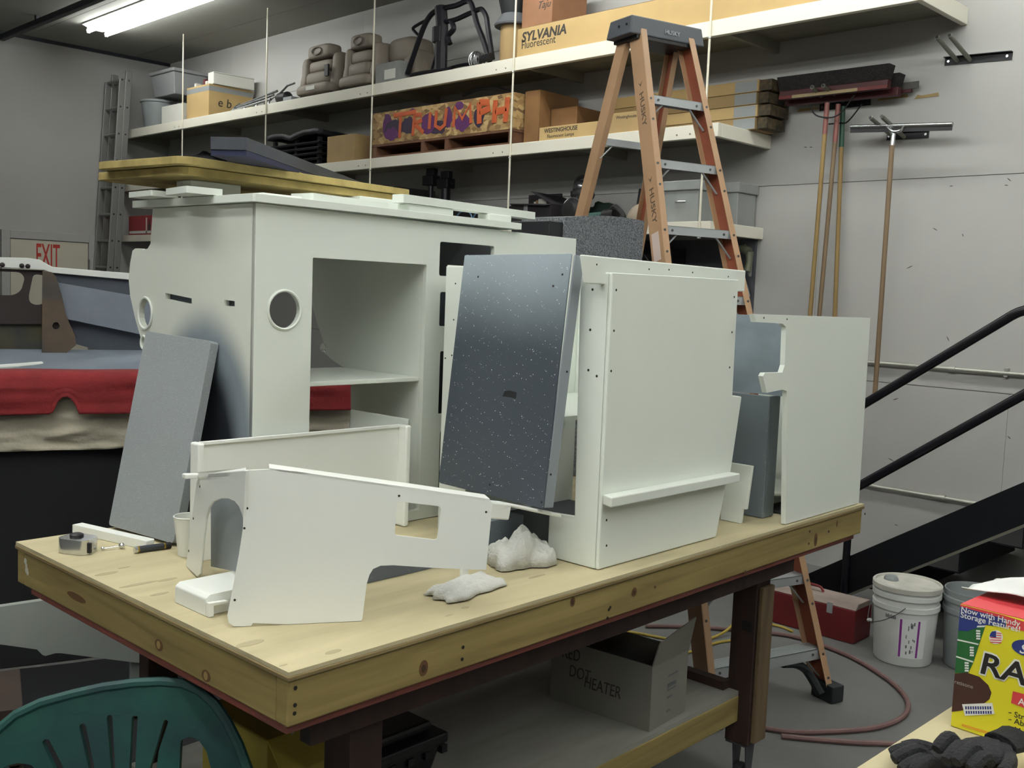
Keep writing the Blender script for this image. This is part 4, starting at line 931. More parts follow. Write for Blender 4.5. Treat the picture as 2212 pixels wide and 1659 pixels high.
# dark filler heap added under the stairs to keep that space dark
hp2=MB(); hp2.grid(lambda u,v:(5.66+.27*u,-.6+3.0*v,.002+.45*(math.sin(math.pi*u)**.5)*(min(1,(1-v)*3.2))*(.75+.35*noise.noise(Vector((u*3,v*6,2))))),16,50)
tag(hp2.build('dark_filler_heap',mat('filler_dark','#15161a',.8,var=.2,vs=4),None,smooth=True,ang=80),'dark filler heap added beneath the black stairs to keep the space dark','tarp')
# ================================================================ things on the wall shelves
KRAFT=mat('cardboard','#9c8259',.8,var=.08,vs=5); KRAFT2=mat('cardboard_pale','#b09565',.8,var=.06,vs=4); KRAFTO=mat('cardboard_brown','#7d5a35',.8,var=.15,vs=4); KRED=mat('cardboard_reddish','#8a6246',.8,var=.1,vs=5)
PACK=mat('grey_tape','#86898a',.5); PRINTB=mat('print_black','#33302b',.7); WBOX=mat('white_card','#c9c8c0',.7,var=.04,vs=5)
def Yx(px,py,X): return ax(px,py,X).y
def Zx(px,py,X): return ax(px,py,X).z
def carton(name,lab,x0,x1,y0,y1,z0,z1,mm,cat='box',flaps=False,seam=True,bev=.004,tape=None):
    t=thing(name,lab,cat,((x0+x1)/2,(y0+y1)/2,z0))
    MB().box((x0,y0,z0+.001),(x1,y1,z1)).build('box_body',mm,t,bev=bev)
    if seam:
        xm=(x0+x1)/2; MB().box((x0+.005,(y0+y1)/2-.003,z1+.0002),(x1-.005,(y0+y1)/2+.003,z1+.001)).build('flap_seam',PRINTB,t)
        MB().box((x0-.0008,y0+.004,z0+.006),(x0-.0002,y0+.010,z1-.006)).build('corner_crease',mm,t)
    if tape:
        MB().box((x0-.001,y0-.001,tape[0]),(x0-.0003,y1,tape[1])).build('tape_band',PACK,t); MB().box((x0-.001,y0-.001,tape[0]),(x1,y0-.0003,tape[1])).build('tape_band',PACK,t)
    return t
def xface(X,y,z): return frame(Vector((X,y,z)),Vector((0,-1,0)),Vector((0,0,1)))      # lettering frame on a face that looks to -x
def yface(x,Y,z): return frame(Vector((x,Y,z)),Vector((1,0,0)),Vector((0,0,1)))       # lettering frame on a face that looks to -y
# ---- highest shelf
z=SZ3
tu=thing('grey_tub','round grey plastic tub behind the aluminium ladder on the highest shelf','tub',(5.62,11.55,z))
MB(Matrix.Translation((5.62,11.55,z+.001))).lathe([(0,0),(.15,0),(.19,.30),(.205,.31),(.205,.33),(.19,.335),(.18,.32),(.145,.02),(0,.02)],28).build('tub_body',PAILG,tu,smooth=True,ang=30)
bg=mat('black_bag','#15161a',.7,var=.2,vs=6)
MBG=MB(); MBG.ball((5.79,10.98,z+.17),(.14,.33,.165),noisy=.25,ns=2.2,seg=24,rings=14)
for v in MBG.bm.verts: v.co.z=max(v.co.z,z+.001)
tag(MBG.build('black_bag',bg,None,smooth=True,ang=80),'slumped black bag behind the small white box on the highest shelf','bag')
to=thing('storage_tote','translucent grey storage tote with a lid, on the black bag by the corner','tote',(5.7,11.25,z+.36))
TOT=mat('tote_grey','#8b8d8e',.4)
MB().hexa([(5.55,11.02,z+.36),(5.9,11.02,z+.36),(5.9,11.5,z+.36),(5.55,11.5,z+.36)],[(5.52,10.98,z+.60),(5.93,10.98,z+.60),(5.93,11.54,z+.60),(5.52,11.54,z+.60)]).build('tote_body',TOT,to,bev=.01)
MB().box((5.5,10.96,z+.601),(5.95,11.56,z+.64)).build('tote_lid',TOT,to,bev=.01)
carton('white_carton','small white carton beside the taped cardboard box on the highest shelf',5.43,5.62,Yx(394,250,5.43),Yx(349,255,5.43),z,z+.20,WBOX)
yc=Yx(451,240,5.43); yl=Yx(403,250,5.43)
tb2=carton('taped_carton','open cardboard box banded with grey tape and filled with odds and ends',5.43,5.95,yc,yl,z,Zx(451,180,5.43),KRAFT2,tape=(z+.27,z+.32))
zc_=Zx(451,180,5.43)
text('marker_scribble','e b',.13,yface(5.53,yc-.002,z+.12),PRINTB,tb2,shear=.1)
for i,(dx,dy,hh) in enumerate(((.06,.1,.06),(.1,.22,.10),(.03,.28,.05))): MB().box((5.45+dx,yc+dy+.09,zc_+.001),(5.45+dx+.06,yc+dy+.13,zc_+hh)).build('packed_item',[WBOX,mat('dark_red','#5a2428',.6),WBOX][i],tb2)
t=thing('white_box','white box lying tilted on top of the taped cardboard box','box',(5.65,yc+.12,zc_))
Mx=Matrix.Translation((5.47,yc-.02,zc_+.002))@Matrix.Rotation(-.08,4,'Z'); MB(Mx).box((0,0,0),(.46,.14,.125)).build('box_body',WBOX,t,bev=.003); MB(Mx).box((.0,-.001,.113),(.46,-.0004,.1165)).build('lid_edge',PRINTB,t)
ch=thing('chrome_rack','low rack of chrome tubes lying on the highest shelf beside the taped box','rack',(5.5,9.2,z))
CHT=mat('chrome_tube','#a9abad',.25,.9)
y0=Yx(500,238,5.45);y1=Yx(585,215,5.45)
for dz_,dx_ in ((.03,0),(.075,.03),(.12,.07)): MB().tube([(5.45+dx_,y0,z+dz_*.6),(5.45+dx_,y1,z+dz_+.03)],.012,8).build('tube',CHT,ch,smooth=True)
for f in (.05,.35,.65,.95):
    yy=y0+(y1-y0)*f; MB().tube([(5.44,yy,z+.002),(5.46,yy,z+.05),(5.52,yy,z+.10),(5.56,yy,z+.002)],.009,8).build('tube_clamp',CHT,ch,smooth=True)
wm_=thing('wiper_motor','black motor with a bent chrome arm at the foot of the tan car seats','motor',(5.5,8.5,z))
yy=Yx(610,215,5.47)
MB(Matrix.Translation((5.5,yy,z+.06))@Matrix.Rotation(math.pi/2,4,'X')).lathe([(0,-.09),(.05,-.09),(.058,-.08),(.058,.05),(.04,.07),(0,.09)],18).build('motor_body',BLK,wm_,smooth=True,ang=40)
MB().tube([(5.46,yy+.03,z+.10),(5.46,yy-.1,z+.16),(5.46,yy-.22,z+.17)],.01,8).build('motor_arm',CHT,wm_,smooth=True)
MB().box((5.44,yy-.2,z+.001),(5.56,yy-.06,z+.05)).build('motor_bracket',mat('bracket_white','#8f9296',.5),wm_)
# ---- tan car seats
TAN=mat('tan_leather','#80766a',.6,var=.06,vs=5); TAND=mat('tan_dark','#5f574c',.65); SFR=mat('seat_frame_black','#1b1a1b',.6)  # second, darker tan for the cushion base and stitching
def soft(name,parent,c,r,mm=TAN,M=None,sub=1,tap=1.0):
    """pillow-like block"""
    x,y,zz=c; rx,ry,rz=r; b=MB(M)
    n=6; vs=[];fs=[]
    b.ball((0,0,0),1,seg=20,rings=12)
    for v in b.bm.verts:
        p=v.co if M is None else (M.inverted()@v.co)
        q=Vector([math.copysign(abs(p[i])**.45,p[i]) for i in range(3)])
        q=Vector((x+q.x*rx*(1 if q.z<0 else tap),y+q.y*ry*(1 if q.z<0 else tap),zz+q.z*rz))
        v.co=q if M is None else M@q
    return b.build(name,mm,parent,smooth=True,ang=75)
def seat(lab,yR,yL,ztop,lean,xo):
    yc=(yR+yL)/2; hw=(yL-yR)/2; H=ztop-SZ3
    t=thing('car_seat',lab,'car seat',(xo+.22,yc,SZ3),'tan car seats')
    M=Matrix.Translation((xo,yc,SZ3))
    MB(M).box((.05,-hw*.85,.001),(.5,hw*.85,.05)).build('seat_frame',SFR,t,bev=.01)
    for s in (-1,1): MB(M).tube([(.03,s*hw*.7,.012),(.54,s*hw*.7,.012)],.011,8).build('seat_track',SFR,t,smooth=True)
    soft('seat_cushion',t,(.10,0,H*.17),(.11,hw*.92,H*.10),M=M)
    soft('lumbar_panel',t,(.16,hw*.05,H*.385),(.10,hw*.66,H*.12),M=M)
    soft('shoulder_panel',t,(.19,hw*.05,H*.60),(.10,hw*.64,H*.11),M=M)
    soft('backrest_core',t,(.30,0,H*.50),(.10,hw*.94,H*.36),M=M,tap=.92)
    for s in (-1,1): soft('side_bolster',t,(.19,s*hw*.80,H*.47),(.13,hw*.19,H*.33),M=M,tap=.85)
    hr=soft('headrest',t,(.17,hw*.12,H*.865),(.085,hw*.62,H*.125),M=M)
    for s in (-.25,.3): MB(M).tube([(.2,hw*(s+.12),H*.70),(.2,hw*(s+.12),H*.80)],.009,8).build('headrest_post',CHT,hr,smooth=True)
    MB(M).tube([(.078,hw*.12+hw*.25*math.cos(k*.5236),H*.865+H*.065*math.sin(k*.5236)) for k in range(12)],.006,6,cyc=True).build('headrest_stitch',TAND,hr,smooth=True)
    return t,M,H,hw
x_=5.45
s1,M1,H1,hw1=seat('smaller tan leather car seat with a white tag, beside the chrome rack',Yx(713,180,x_),Yx(632,180,x_),Zx(668,104,x_+.15),0,x_)
MB(M1).box((-.014,-hw1*.25,H1*.14),(-.008,hw1*.2,H1*.21)).build('white_tag',WBOX,s1)
MB(M1).box((.03,-hw1*.72,H1*.36),(.05,-hw1*.55,H1*.56)).build('seat_strap',SFR,s1)
s2,M2,H2,hw2=seat('larger tan leather car seat standing at the hanger rod',Yx(797,170,x_),Yx(724,170,x_),Zx(762,80,x_+.15),0,x_)
cu2=thing('seat_cushion_roll','long tan seat cushion lying behind the hanger rod beside the larger car seat','cushion',(5.7,6.8,SZ3))
ya,yb=Yx(905,140,5.7),Yx(815,120,5.7)-.22
soft('cushion',cu2,(5.76,(ya+yb)/2,SZ3+.33),(.14,(yb-ya)/2,.11)); 
soft('cushion_end',cu2,(5.76,ya+.06,SZ3+.17),(.13,.09,.16))
MB().box((5.62,ya+.1,SZ3+.001),(5.92,yb-.05,SZ3+.21)).build('cushion_base',TAND,cu2,bev=.01)
pb=thing('parts_box','pale grey box with printed panels, under the long tan cushion','box',(5.58,6.9,SZ3)); yq0,yq1=Yx(866,165,5.5),Yx(815,170,5.5)
MB().box((5.48,yq0,SZ3+.001),(5.6,yq1,SZ3+.19)).build('box_body',mat('grey_card','#7b7c7a',.7,var=.1,vs=15),pb,bev=.003); MB().box((5.479,yq0+.05,SZ3+.05),(5.4797,yq0+.2,SZ3+.13)).build('printed_panel',WBOX,pb)
# ---- black tube frame (lift)
tf=thing('lift_frame','black tubular lift frame with a central post on the highest shelf','frame',(5.6,6.2,SZ3))
BST=mat('black_steel','#15141a',.4,.3)
def xt(nm,px,r,X=5.55,dx=None,n=5,mm=BST,par=tf):
    P_=[ax(x,y,X+(dx[i] if dx else 0)) for i,(x,y) in enumerate(px)]
    for q in P_: q.z=max(q.z,SZ3+.012 if X>5.3 else q.z)
    return MB().tube(spline(P_,n),r,8).build(nm,mm,par,smooth=True)
xt('hoop_tube',[(880,160),(900,100),(922,45),(945,22),(985,12),(1012,2),(1022,20),(1030,50),(1045,90),(1058,132)],.022)
xt('hoop_tube',[(1026,24),(1040,20),(1050,35),(1054,60),(1064,128)],.02)
xt('handle_loop',[(928,40),(905,52),(893,60),(894,66),(908,78),(912,62)],.013)
xt('post',[(952,15),(955,60),(953,110),(952,158)],.05,X=5.55,n=4)
xt('post_sleeve',[(951,60),(950,92)],.065)
xt('cross_arm',[(960,48),(985,42),(1012,30),(1026,24)],.02)
xt('lever',[(975,45),(980,62),(968,78),(972,95)],.022)
xt('brace',[(952,100),(940,125),(930,162)],.012)
xt('base_bar',[(888,163),(910,158),(950,153),(975,150)],.018,X=5.5)
xt('base_bar',[(955,152),(1000,140),(1040,138)],.014,X=5.75)
# ---- small lamp, dark cone pile, tube
gl=thing('wire_lamp','small wire-caged lamp at the foot of the black lift frame','lamp',ax(1032,144,5.5)); c_=ax(1030,130,5.5); c_.z=SZ3+.07
for k in range(6):
    a=k*math.pi/6; MB().tube([c_+Vector((.065*math.cos(a)*math.cos(t_),.065*math.sin(a)*math.cos(t_),.068*math.sin(t_))) for t_ in [j*math.pi/8 for j in range(16)]],.004,5,cyc=True).build('cage_wire',CHT,gl,smooth=True)
MB(Matrix.Translation(c_)).ball((0,0,0),.04).build('bulb',mat('bulb_glass','#77787a',.2),gl,smooth=True)
MB().tube([c_+Vector((0,-.02,-.0)),c_+Vector((0,-.16,.01))],.028,10).build('lamp_neck',BLK,gl,smooth=True)
ct=thing('cardboard_tube','upright cardboard drum topped by a grey cone and black bundle','drum',(5.62,5.6,SZ3)); yt_=Yx(1097,110,5.62)-.06
MB(Matrix.Translation((5.62,yt_,SZ3+.001))).lathe([(0,0),(.105,0),(.105,.30),(0,.30)],24).build('drum_body',KRAFT,ct,smooth=True,ang=30)
MB(Matrix.Translation((5.62,yt_,SZ3+.302))).lathe([(0,0),(.15,.0),(.155,.012),(.11,.075),(.1,.09),(0,.09)],24).build('grey_cone',mat('cone_grey','#5e6064',.6),ct,smooth=True,ang=30)
MB(Matrix.Translation((5.62,yt_,SZ3+.393))).lathe([(0,0),(.10,.0),(.125,.1),(.12,.28),(.125,.36),(0,.36)],18).build('black_bundle',bg,ct,smooth=True,ang=50)
# ---- long lamp carton and reddish cartons on it
yE=Yx(1116,120,5.43)
lc=thing('long_lamp_carton','very long pale cardboard carton with bold black lettering on the highest shelf','box',(5.6,4.2,SZ3)); zl=Zx(1116,64,5.43)
MB().box((5.43,2.52,SZ3+.001),(5.90,yE,zl)).build('box_body',KRAFT2,lc,bev=.004)
MB().box((5.43,2.52,zl+.0003),(5.90,yE,zl+.0012)).build('lid_sheet',KRAFT,lc)
text('carton_lettering','SYLVANIA',.095,xface(5.4295,yE-.045,Zx(1122,92,5.43)),PRINTB,lc,fat=.03,shear=.15,sx=1.02)
text('carton_lettering','Fluorescent',.078,xface(5.4295,yE-.045,Zx(1122,107,5.43)),PRINTB,lc,sx=.92)
yb_=Yx(1192,40,5.45)
rc2=carton('reddish_carton','reddish-brown carton with handwriting, lying on the long printed carton',5.45,5.82,yb_,yE-.02,zl+.0015,zl+.33,KRED)
text('handwriting','Taju',.075,xface(5.449,yE-.17,zl+.12),PRINTB,rc2,shear=.4)
text('handwriting','Tubes',.07,xface(5.449,yb_+.2,zl+.25),PRINTB,rc2)
# ---- middle shelf
z=SZ2
GRB=mat('dark_green_cloth','#24382f',.9,var=.2,vs=5)
for nm,lab,c,r,mm in (('green_bundle','dark green cloth bundle by the aluminium ladder on the middle shelf',(5.65,11.35,z+.12),(.2,.28,.13),GRB),('black_bundle','black cloth bundle on the middle shelf behind the yellow boards',(5.68,10.5,z+.14),(.2,.33,.15),bg)):
    b=MB(); b.ball(c,r,noisy=.4,ns=2.5,seg=22,rings=12)
    for v in b.bm.verts: v.co.z=max(v.co.z,z+.001)
    tag(b.build(nm,mm,None,smooth=True,ang=80),lab,'bundle')
carton('dark_carton','flat dark box on the middle shelf beneath the blue padded board',5.44,5.7,Yx(546,360,5.44),Yx(478,360,5.44),z,z+.09,mat('dark_card','#33322f',.7))
yA,yB_=Yx(688,340,5.45),Yx(580,345,5.45)
bc_=thing('black_tray_stack','stack of black plastic trays under a rough black lid','trays',(5.6,(yA+yB_)/2,z))
for k in range(5):
    zz=z+.006+k*.05; MB().box((5.46,yA+.02,zz),(5.86,yB_-.02,zz+.012)).build('tray',BLK,bc_); MB().box((5.45,yA,zz+.012),(5.87,yB_,zz+.02)).build('tray_lip',BLK,bc_)
for yy in (yA+.05,(yA+yB_)/2,yB_-.05):
    for xx in (5.48,5.82): MB().box((xx,yy-.02,z+.001),(xx+.03,yy+.02,z+.27)).build('tray_post',BLK,bc_)
lid=MB(); lid.grid(lambda s,t:(5.44+.44*s,yA-.02+(yB_-yA+.04)*t,z+.285+.06*math.sin(math.pi*t*1.7+.6)*0+.03*abs(math.sin(5*t+.5))+.02*noise.noise(Vector((s*4,t*6,3)))),10,24); lid.build('rough_lid',bg,bc_,solid=.045,smooth=True,ang=60)
ytb=Yx(765,345,5.44)
carton('tan_carton','plain tan cardboard carton beside the spray-painted crate',5.44,5.9,ytb,Yx(706,345,5.44),z,Zx(765,288,5.44),KRAFT)
# spray-painted crate on a pallet
def osb(name):
    m=bpy.data.materials.new(name); m.use_nodes=True; nt=m.node_tree; N=nt.nodes; L=nt.links; b=N['Principled BSDF']; b.inputs['Roughness'].default_value=.7
    t=N.new('ShaderNodeTexCoord'); mp=N.new('ShaderNodeMapping'); mp.inputs['Scale'].default_value=(1,1,1.7); mp.inputs['Rotation'].default_value=(.4,.2,.6); L.new(t.outputs['Object'],mp.inputs[0])
    v=N.new('ShaderNodeTexVoronoi'); v.inputs['Scale'].default_value=20; L.new(mp.outputs[0],v.inputs['Vector'])
    s=N.new('ShaderNodeSeparateColor'); L.new(v.outputs['Color'],s.inputs[0]); r=N.new('ShaderNodeValToRGB'); L.new(s.outputs[0],r.inputs[0])
    r.color_ramp.elements[0].color=col('#6b5233'); r.color_ramp.elements[1].color=col('#b89c6c'); e=r.color_ramp.elements.new(.45); e.color=col('#94764a'); L.new(r.outputs[0],b.inputs['Base Color']); return m
OSB=osb('osb_board')
yTL,yTR=Yx(804,300,5.41),Yx(1110,250,5.41); zT0,zT1=Zx(804,314,5.41),Zx(804,246,5.41)
cr_=thing('painted_crate','long chipboard crate spray-painted with big orange and purple letters','crate',(5.6,(yTL+yTR)/2,zT0))
MB().box((5.41,yTR,zT0),(5.95,yTL,zT1)).build('crate_body',OSB,cr_,bev=.003)
ORS=mat('spray_orange','#b5552c',.6,var=.1,vs=9); PUS=mat('spray_purple','#5a2c5e',.7,var=.2,vs=8); PUD=mat('spray_dark','#33283c',.7)
hc=zT1-zT0; wc=yTL-yTR
def blob(nm,pts,mm,off,par=cr_):
    MB(xface(5.41-off,yTL,zT0)).prism(pts,.0006).build(nm,mm,par)
def ragged(cx,cy,rx,ry,n=18,sd=0): return [((cx+rx*math.cos(2*math.pi*k/n)*(1+.35*noise.noise(Vector((k*.9,sd,1))))),min(hc-.005,max(.005,cy+ry*math.sin(2*math.pi*k/n)*(1+.35*noise.noise(Vector((k*.7,sd,5))))))) for k in range(n)]
for i,(f,cy,rx,ry,mm) in enumerate(((.12,.55,.035,.40,PUS),(.17,.42,.07,.30,PUD),(.155,.28,.05,.2,PUS),(.28,.48,.05,.26,PUD),(.31,.88,.025,.1,PUS),(.43,.45,.05,.32,PUS),(.50,.30,.06,.2,PUD),(.57,.55,.03,.3,PUS),(.67,.35,.05,.25,PUS),(.645,.85,.03,.12,PUS),(.78,.45,.035,.3,PUD))):
    blob('purple_spray',ragged(wc*f,hc*cy,wc*rx,hc*ry,sd=i),mm,.0006+.0003*(i%3))
def stroke(pts,w,k):
    P_=[Vector((x*wc,y*hc,0)) for x,y in pts]; M_=xface(5.41-.0042,yTL,zT0)
    MB(M_).tube(P_,w,6,flat=.05,up=(0,0,1)).build('orange_letter_stroke',ORS,cr_)
for k,s in enumerate([[(.17,.84),(.34,.86)],[(.225,.84),(.22,.12)],[(.33,.80),(.32,.15)],[(.33,.78),(.38,.74),(.385,.58),(.33,.50)],[(.33,.50),(.40,.20)],[(.445,.78),(.44,.28)],[(.49,.80),(.485,.35),(.52,.25),(.55,.35),(.56,.82)],[(.61,.25),(.62,.82),(.67,.45),(.72,.85),(.73,.30)],[(.785,.25),(.78,.86)],[(.78,.85),(.84,.82),(.85,.65),(.785,.55)],[(.88,.22),(.885,.85)],[(.95,.20),(.96,.88)],[(.885,.52),(.955,.55)]]): stroke(s,.026 if k>7 else .018,k)
for y_,z_ in ((yTR+.03,zT1-.05),(yTR+.03,zT0+.05),(yTL-.03,zT1-.05),(yTL-.03,zT0+.05)): MB().tube([(5.409,y_,z_),(5.406,y_,z_)],.006,6).build('crate_nail',BOLT,cr_)
PALW=wood('pallet_wood','#6d4a33','#3f281c',grain=(6,1,10),scale=2,amt=.6)
pa=thing('pallet','low wooden pallet carrying the spray-painted crate','pallet',(5.68,(yTL+yTR)/2,z))
for xx in (5.41,5.59,5.79): MB().box((xx,yTR,z+.001),(xx+.14,yTL,z+.018)).build('bottom_slat',PALW,pa)
for f in (0.01,.38,.55,.97):
    yy=yTL-wc*f; MB().box((5.412,yy-.045,z+.0185),(5.94,yy,zT0-.0185)).build('pallet_stringer',PALW,pa)
for xx in (5.41,5.59,5.79): MB().box((xx,yTR,zT0-.018),(xx+.14,yTL,zT0-.001)).build('top_slat',PALW,pa)
hs_=[ax(x,y,5.5) for x,y in ((1000,206),(1030,194),(1065,190),(1095,196),(1112,212))]
for q in hs_: q.z=max(q.z,zT1+.012)
tag(MB().tube(spline(hs_,8),.014,8).build('black_hose',BLK,None,smooth=True),'black hose arched on top of the spray-painted crate','hose')
carton('brown_carton','tall brown cardboard carton right behind the end of the spray-painted crate',5.5,5.93,Yx(1162,300,5.5),yTR-.02,z,Zx(1120,200,5.5),KRAFTO)
carton('brown_carton','lower brown cardboard carton between the tall brown one and the long lamp boxes',5.62,5.93,Yx(1245,270,5.62),Yx(1162,300,5.5)-.01,z,z+.27,KRAFTO)
ya=Yx(1163,300,5.42); yb=Yx(1296,290,5.42)
l1=carton('lamp_carton','long cardboard lamp carton printed with lettering, at the front of the middle shelf',5.425,5.6,yb,ya,z,Zx(1163,276,5.42),KRAFT2,seam=False)
text('carton_lettering','WESTINGHOUSE',.042,xface(5.4245,ya-.05,z+.060),PRINTB,l1,fat=.015)
text('carton_lettering','Fluorescent Lamps',.034,xface(5.4245,ya-.08,z+.022),PRINTB,l1)
l2=carton('lamp_carton','second cardboard lamp carton, just behind the near rails of the stepladder',5.425,5.6,Yx(1392,280,5.42),yb-.01,z,z+.14,KRAFT,seam=False)
text('carton_lettering','Westinghouse',.03,xface(5.4245,Yx(1392,280,5.42)+.25,z+.10),PRINTB,l2)
ENDC=mat('frayed_end','#2e2a22',.9,var=.4,vs=20,c2='#5a4a30')
names=['bottom','second','third','topmost']
for k in range(4):
    z0=z+.002+k*.078; t=thing('long_carton',names[k]+' of four long cartons stacked at the end of the middle shelf','box',(5.83,4.3,z0),'long cartons at the shelf end')
    MB().box((5.72,3.60-.012*(k%2),z0),(5.955,4.85,z0+.075)).build('box_body',KRAFT2 if k%2 else KRAFT,t,bev=.003)
    MB().box((5.7195,3.60,z0+.004),(5.7199,3.76,z0+.071)).build('tape_band',PACK,t); MB().box((5.73,3.52-.02*(k%2),z0+.004),(5.95,3.585,z0+.07)).build('dark_end',ENDC,t)
# ---- lowest shelf
z=SZ1
yr_=Yx(328,490,5.43); yl_=Yx(278,490,5.43)
rb_=carton('bottle_carton','red and white printed bottle carton at the ladder end of the lowest shelf',5.43,5.75,yr_,yl_,z,Zx(300,466,5.43),mat('carton_red','#8e3336',.6),seam=False)
MB().box((5.4285,yr_+.12,z+.02),(5.4294,yr_+.15,z+.2)).build('white_stripe',WBOX,rb_); MB().box((5.4285,yr_+.02,z+.02),(5.4294,yl_-.02,z+.05)).build('white_stripe',WBOX,rb_)
MB(xface(5.4283,yr_+.09,z+.05)).prism([(0,0),(.06,0),(.06,.06),(.04,.09),(.04,.13),(.02,.13),(.02,.09),(0,.06)],.0006).build('printed_bottle',PRINTB,rb_)
b=MB(); b.ball((5.65,11.2,z+.12+.0),(.18,.3,.16),noisy=.4,ns=2,seg=20,rings=12)
for v in b.bm.verts: v.co.z=max(v.co.z,z+.001); v.co.y-=.55
tag(b.build('red_bundle',mat('dark_red_cloth','#4a1c20',.9,var=.2,vs=5),None,smooth=True,ang=80),'dark red cloth bundle behind the tall white cabinet on the lowest shelf','bundle')
ya,yb=Yx(850,430,5.44),Yx(803,430,5.44)
fb_=carton('striped_carton','dark carton with white vertical stripes beside the two black posts',5.44,5.9,ya,yb,z,Zx(845,402,5.44),mat('carton_black','#2a2a2a',.6),seam=False)
for f in (.15,.4,.62,.82): MB().box((5.439,yb-(yb-ya)*f-.012,z+.01),(5.4396,yb-(yb-ya)*f+.012,Zx(845,402,5.44)-.01)).build('white_stripe',WBOX,fb_)
yb2=min(Yx(925,440,5.6),ya-.55)
fy=carton('yellow_label_carton','black carton with a yellow label on the lowest shelf, behind the white rail',5.6,5.92,min(yb2,ya-.3),ya-.02,z,z+.2,mat('carton_black','#2a2a2a',.6),seam=False)
MB().box((5.5985,yb2+.05,z+.08),(5.5994,yb2+.5,z+.19)).build('yellow_label',mat('label_yellow','#8f8a2e',.6),fy); MB().box((5.5975,yb2+.28,z+.06),(5.5983,yb2+.36,z+.17)).build('printed_mark',BLK,fy)
wp_=carton('flat_kraft_carton','flat kraft carton carrying the two black posts',5.46,5.596,Yx(1020,450,5.46),Yx(905,445,5.46),z,z+.06,KRAFT)
for (px,lab,ht) in ((930,'slimmer black post with a clamp head, on the flat kraft carton',364),(962,'thicker black post with a clamp head, on the flat kraft carton',370)):
    y_=Yx(px,430,5.55); zt2=Zx(px,ht,5.55); t=thing('clamp_post',lab,'post',(5.55,y_,z+.06),'black clamp posts')
    MB().tube([(5.55,y_,z+.062),(5.55,y_,zt2-.10)],.022 if px<940 else .04,10).build('post_tube',BST,t,smooth=True)
    MB().box((5.51,y_-.06,zt2-.14),(5.6,y_+.07,zt2-.06)).build('clamp_jaw',BST,t,bev=.008); MB().box((5.53,y_-.05,zt2-.06),(5.58,y_+.05,zt2)).build('clamp_head',BST,t,bev=.008)
    MB().tube([(5.55,y_-.06,zt2-.10),(5.55,y_-.085,zt2-.105)],.014,8).build('clamp_knob',BST,t,smooth=True)
bw=mat('blue_wire','#4b6a86',.5)
for (x0,x1,lab) in ((985,1022,'wider loop of blue wire on the lowest shelf'),(1022,1048,'narrower loop of blue wire on the lowest shelf')):
    c_=ax((x0+x1)/2,450,5.5); r_=(x1-x0)/2/2205*8.2
    tag(MB().tube([(5.5,c_.y+r_*math.cos(k*math.pi/10)*1.3,z+.075+r_*.9*math.sin(k*math.pi/10)) for k in range(11)],.006,6).build('blue_wire',bw,None,smooth=True),lab,'wire','loops of blue wire')
# black open carton
ya,yb=Yx(1188,480,5.42),Yx(1102,490,5.42)
zc2=Zx(1110,444,5.42); BKC=mat('black_card','#231f22',.65,var=.1,vs=10); KIN=mat('card_inside','#8d7a5a',.8)
ob=thing('black_carton','black cardboard carton with its flaps standing open on the lowest shelf','box',(5.6,(ya+yb)/2,z))
for lo,hi in (((5.425,ya,z+.001),(5.429,yb,zc2)),((5.80,ya,z+.001),(5.804,yb,zc2)),((5.4295,ya,z+.001),(5.7995,ya+.004,zc2)),((5.4295,yb-.004,z+.001),(5.7995,yb,zc2)),((5.4295,ya+.0045,z+.001),(5.7995,yb-.0045,z+.005))): MB().box(lo,hi).build('carton_wall',BKC,ob)
for pts in ([(5.425,ya,zc2),(5.425,yb,zc2),(5.39,yb-.02,zc2+.01),(5.39,ya+.03,zc2-.01)],[(5.43,yb,zc2),(5.80,yb,zc2),(5.78,yb+.10,zc2-.03),(5.45,yb+.12,zc2-.02)],[(5.43,ya,zc2),(5.80,ya,zc2),(5.78,ya+.22,zc2+.09),(5.45,ya+.23,zc2+.10)]): MB().face(pts).build('flap',BKC,ob,solid=.004)
MB().box((5.4238,yb-.17,z+.005),(5.4246,yb-.13,zc2)).build('packing_tape',PACK,ob)
for k in range(3): MB().box((5.5+k*.08,ya+.12+k*.1,z+.15),(5.56+k*.08,ya+.20+k*.1,zc2+.05)).build('packed_item',[WBOX,KRAFT,WBOX][k],ob)
tag(MB().box((5.84,Yx(1212,450,5.85),z+.001),(5.86,Yx(1143,450,5.85),Zx(1180,420,5.85))).build('black_board',BKC,None),'upright black board behind the open black carton','board')
# heap of old parts
random.seed(11)
HM=[mat('part_black','#1b1b1c',.5),mat('part_chrome','#8f9294',.25,.9),mat('part_grey','#5d5f5f',.5,.4)]
hp_=thing('headlamp_assembly','old black and chrome headlamp assembly beside the open black carton','headlamp',(5.5,5.0,z)); yh=Yx(1240,460,5.5)
MB(Matrix.Translation((5.5,yh,z+.105))@Matrix.Rotation(-math.pi/2,4,'Y')).lathe([(0,.0),(.085,0),(.095,.015),(.09,.03),(.06,.09),(0,.10)],24,M=Matrix.Translation((0,0,-.02))).build('lamp_shell',HM[0],hp_,smooth=True,ang=40)
MB(Matrix.Translation((5.5,yh,z+.105))).tube([(-.02,.09*math.cos(k*math.pi/12),.088*math.sin(k*math.pi/12)) for k in range(24)],.009,8,cyc=True).build('chrome_ring',HM[1],hp_,smooth=True)
MB(Matrix.Translation((5.56,yh-.02,z+.22))).ball((0,0,0),(.07,.09,.06),noisy=.3).build('bracket_body',HM[0],hp_,smooth=True); MB().tube(spline([(5.56,yh+.06,z+.24),(5.56,yh+.04,z+.33),(5.56,yh-.04,z+.35),(5.56,yh-.09,z+.29)],5),.014,8).build('bent_strap',HM[0],hp_,smooth=True)
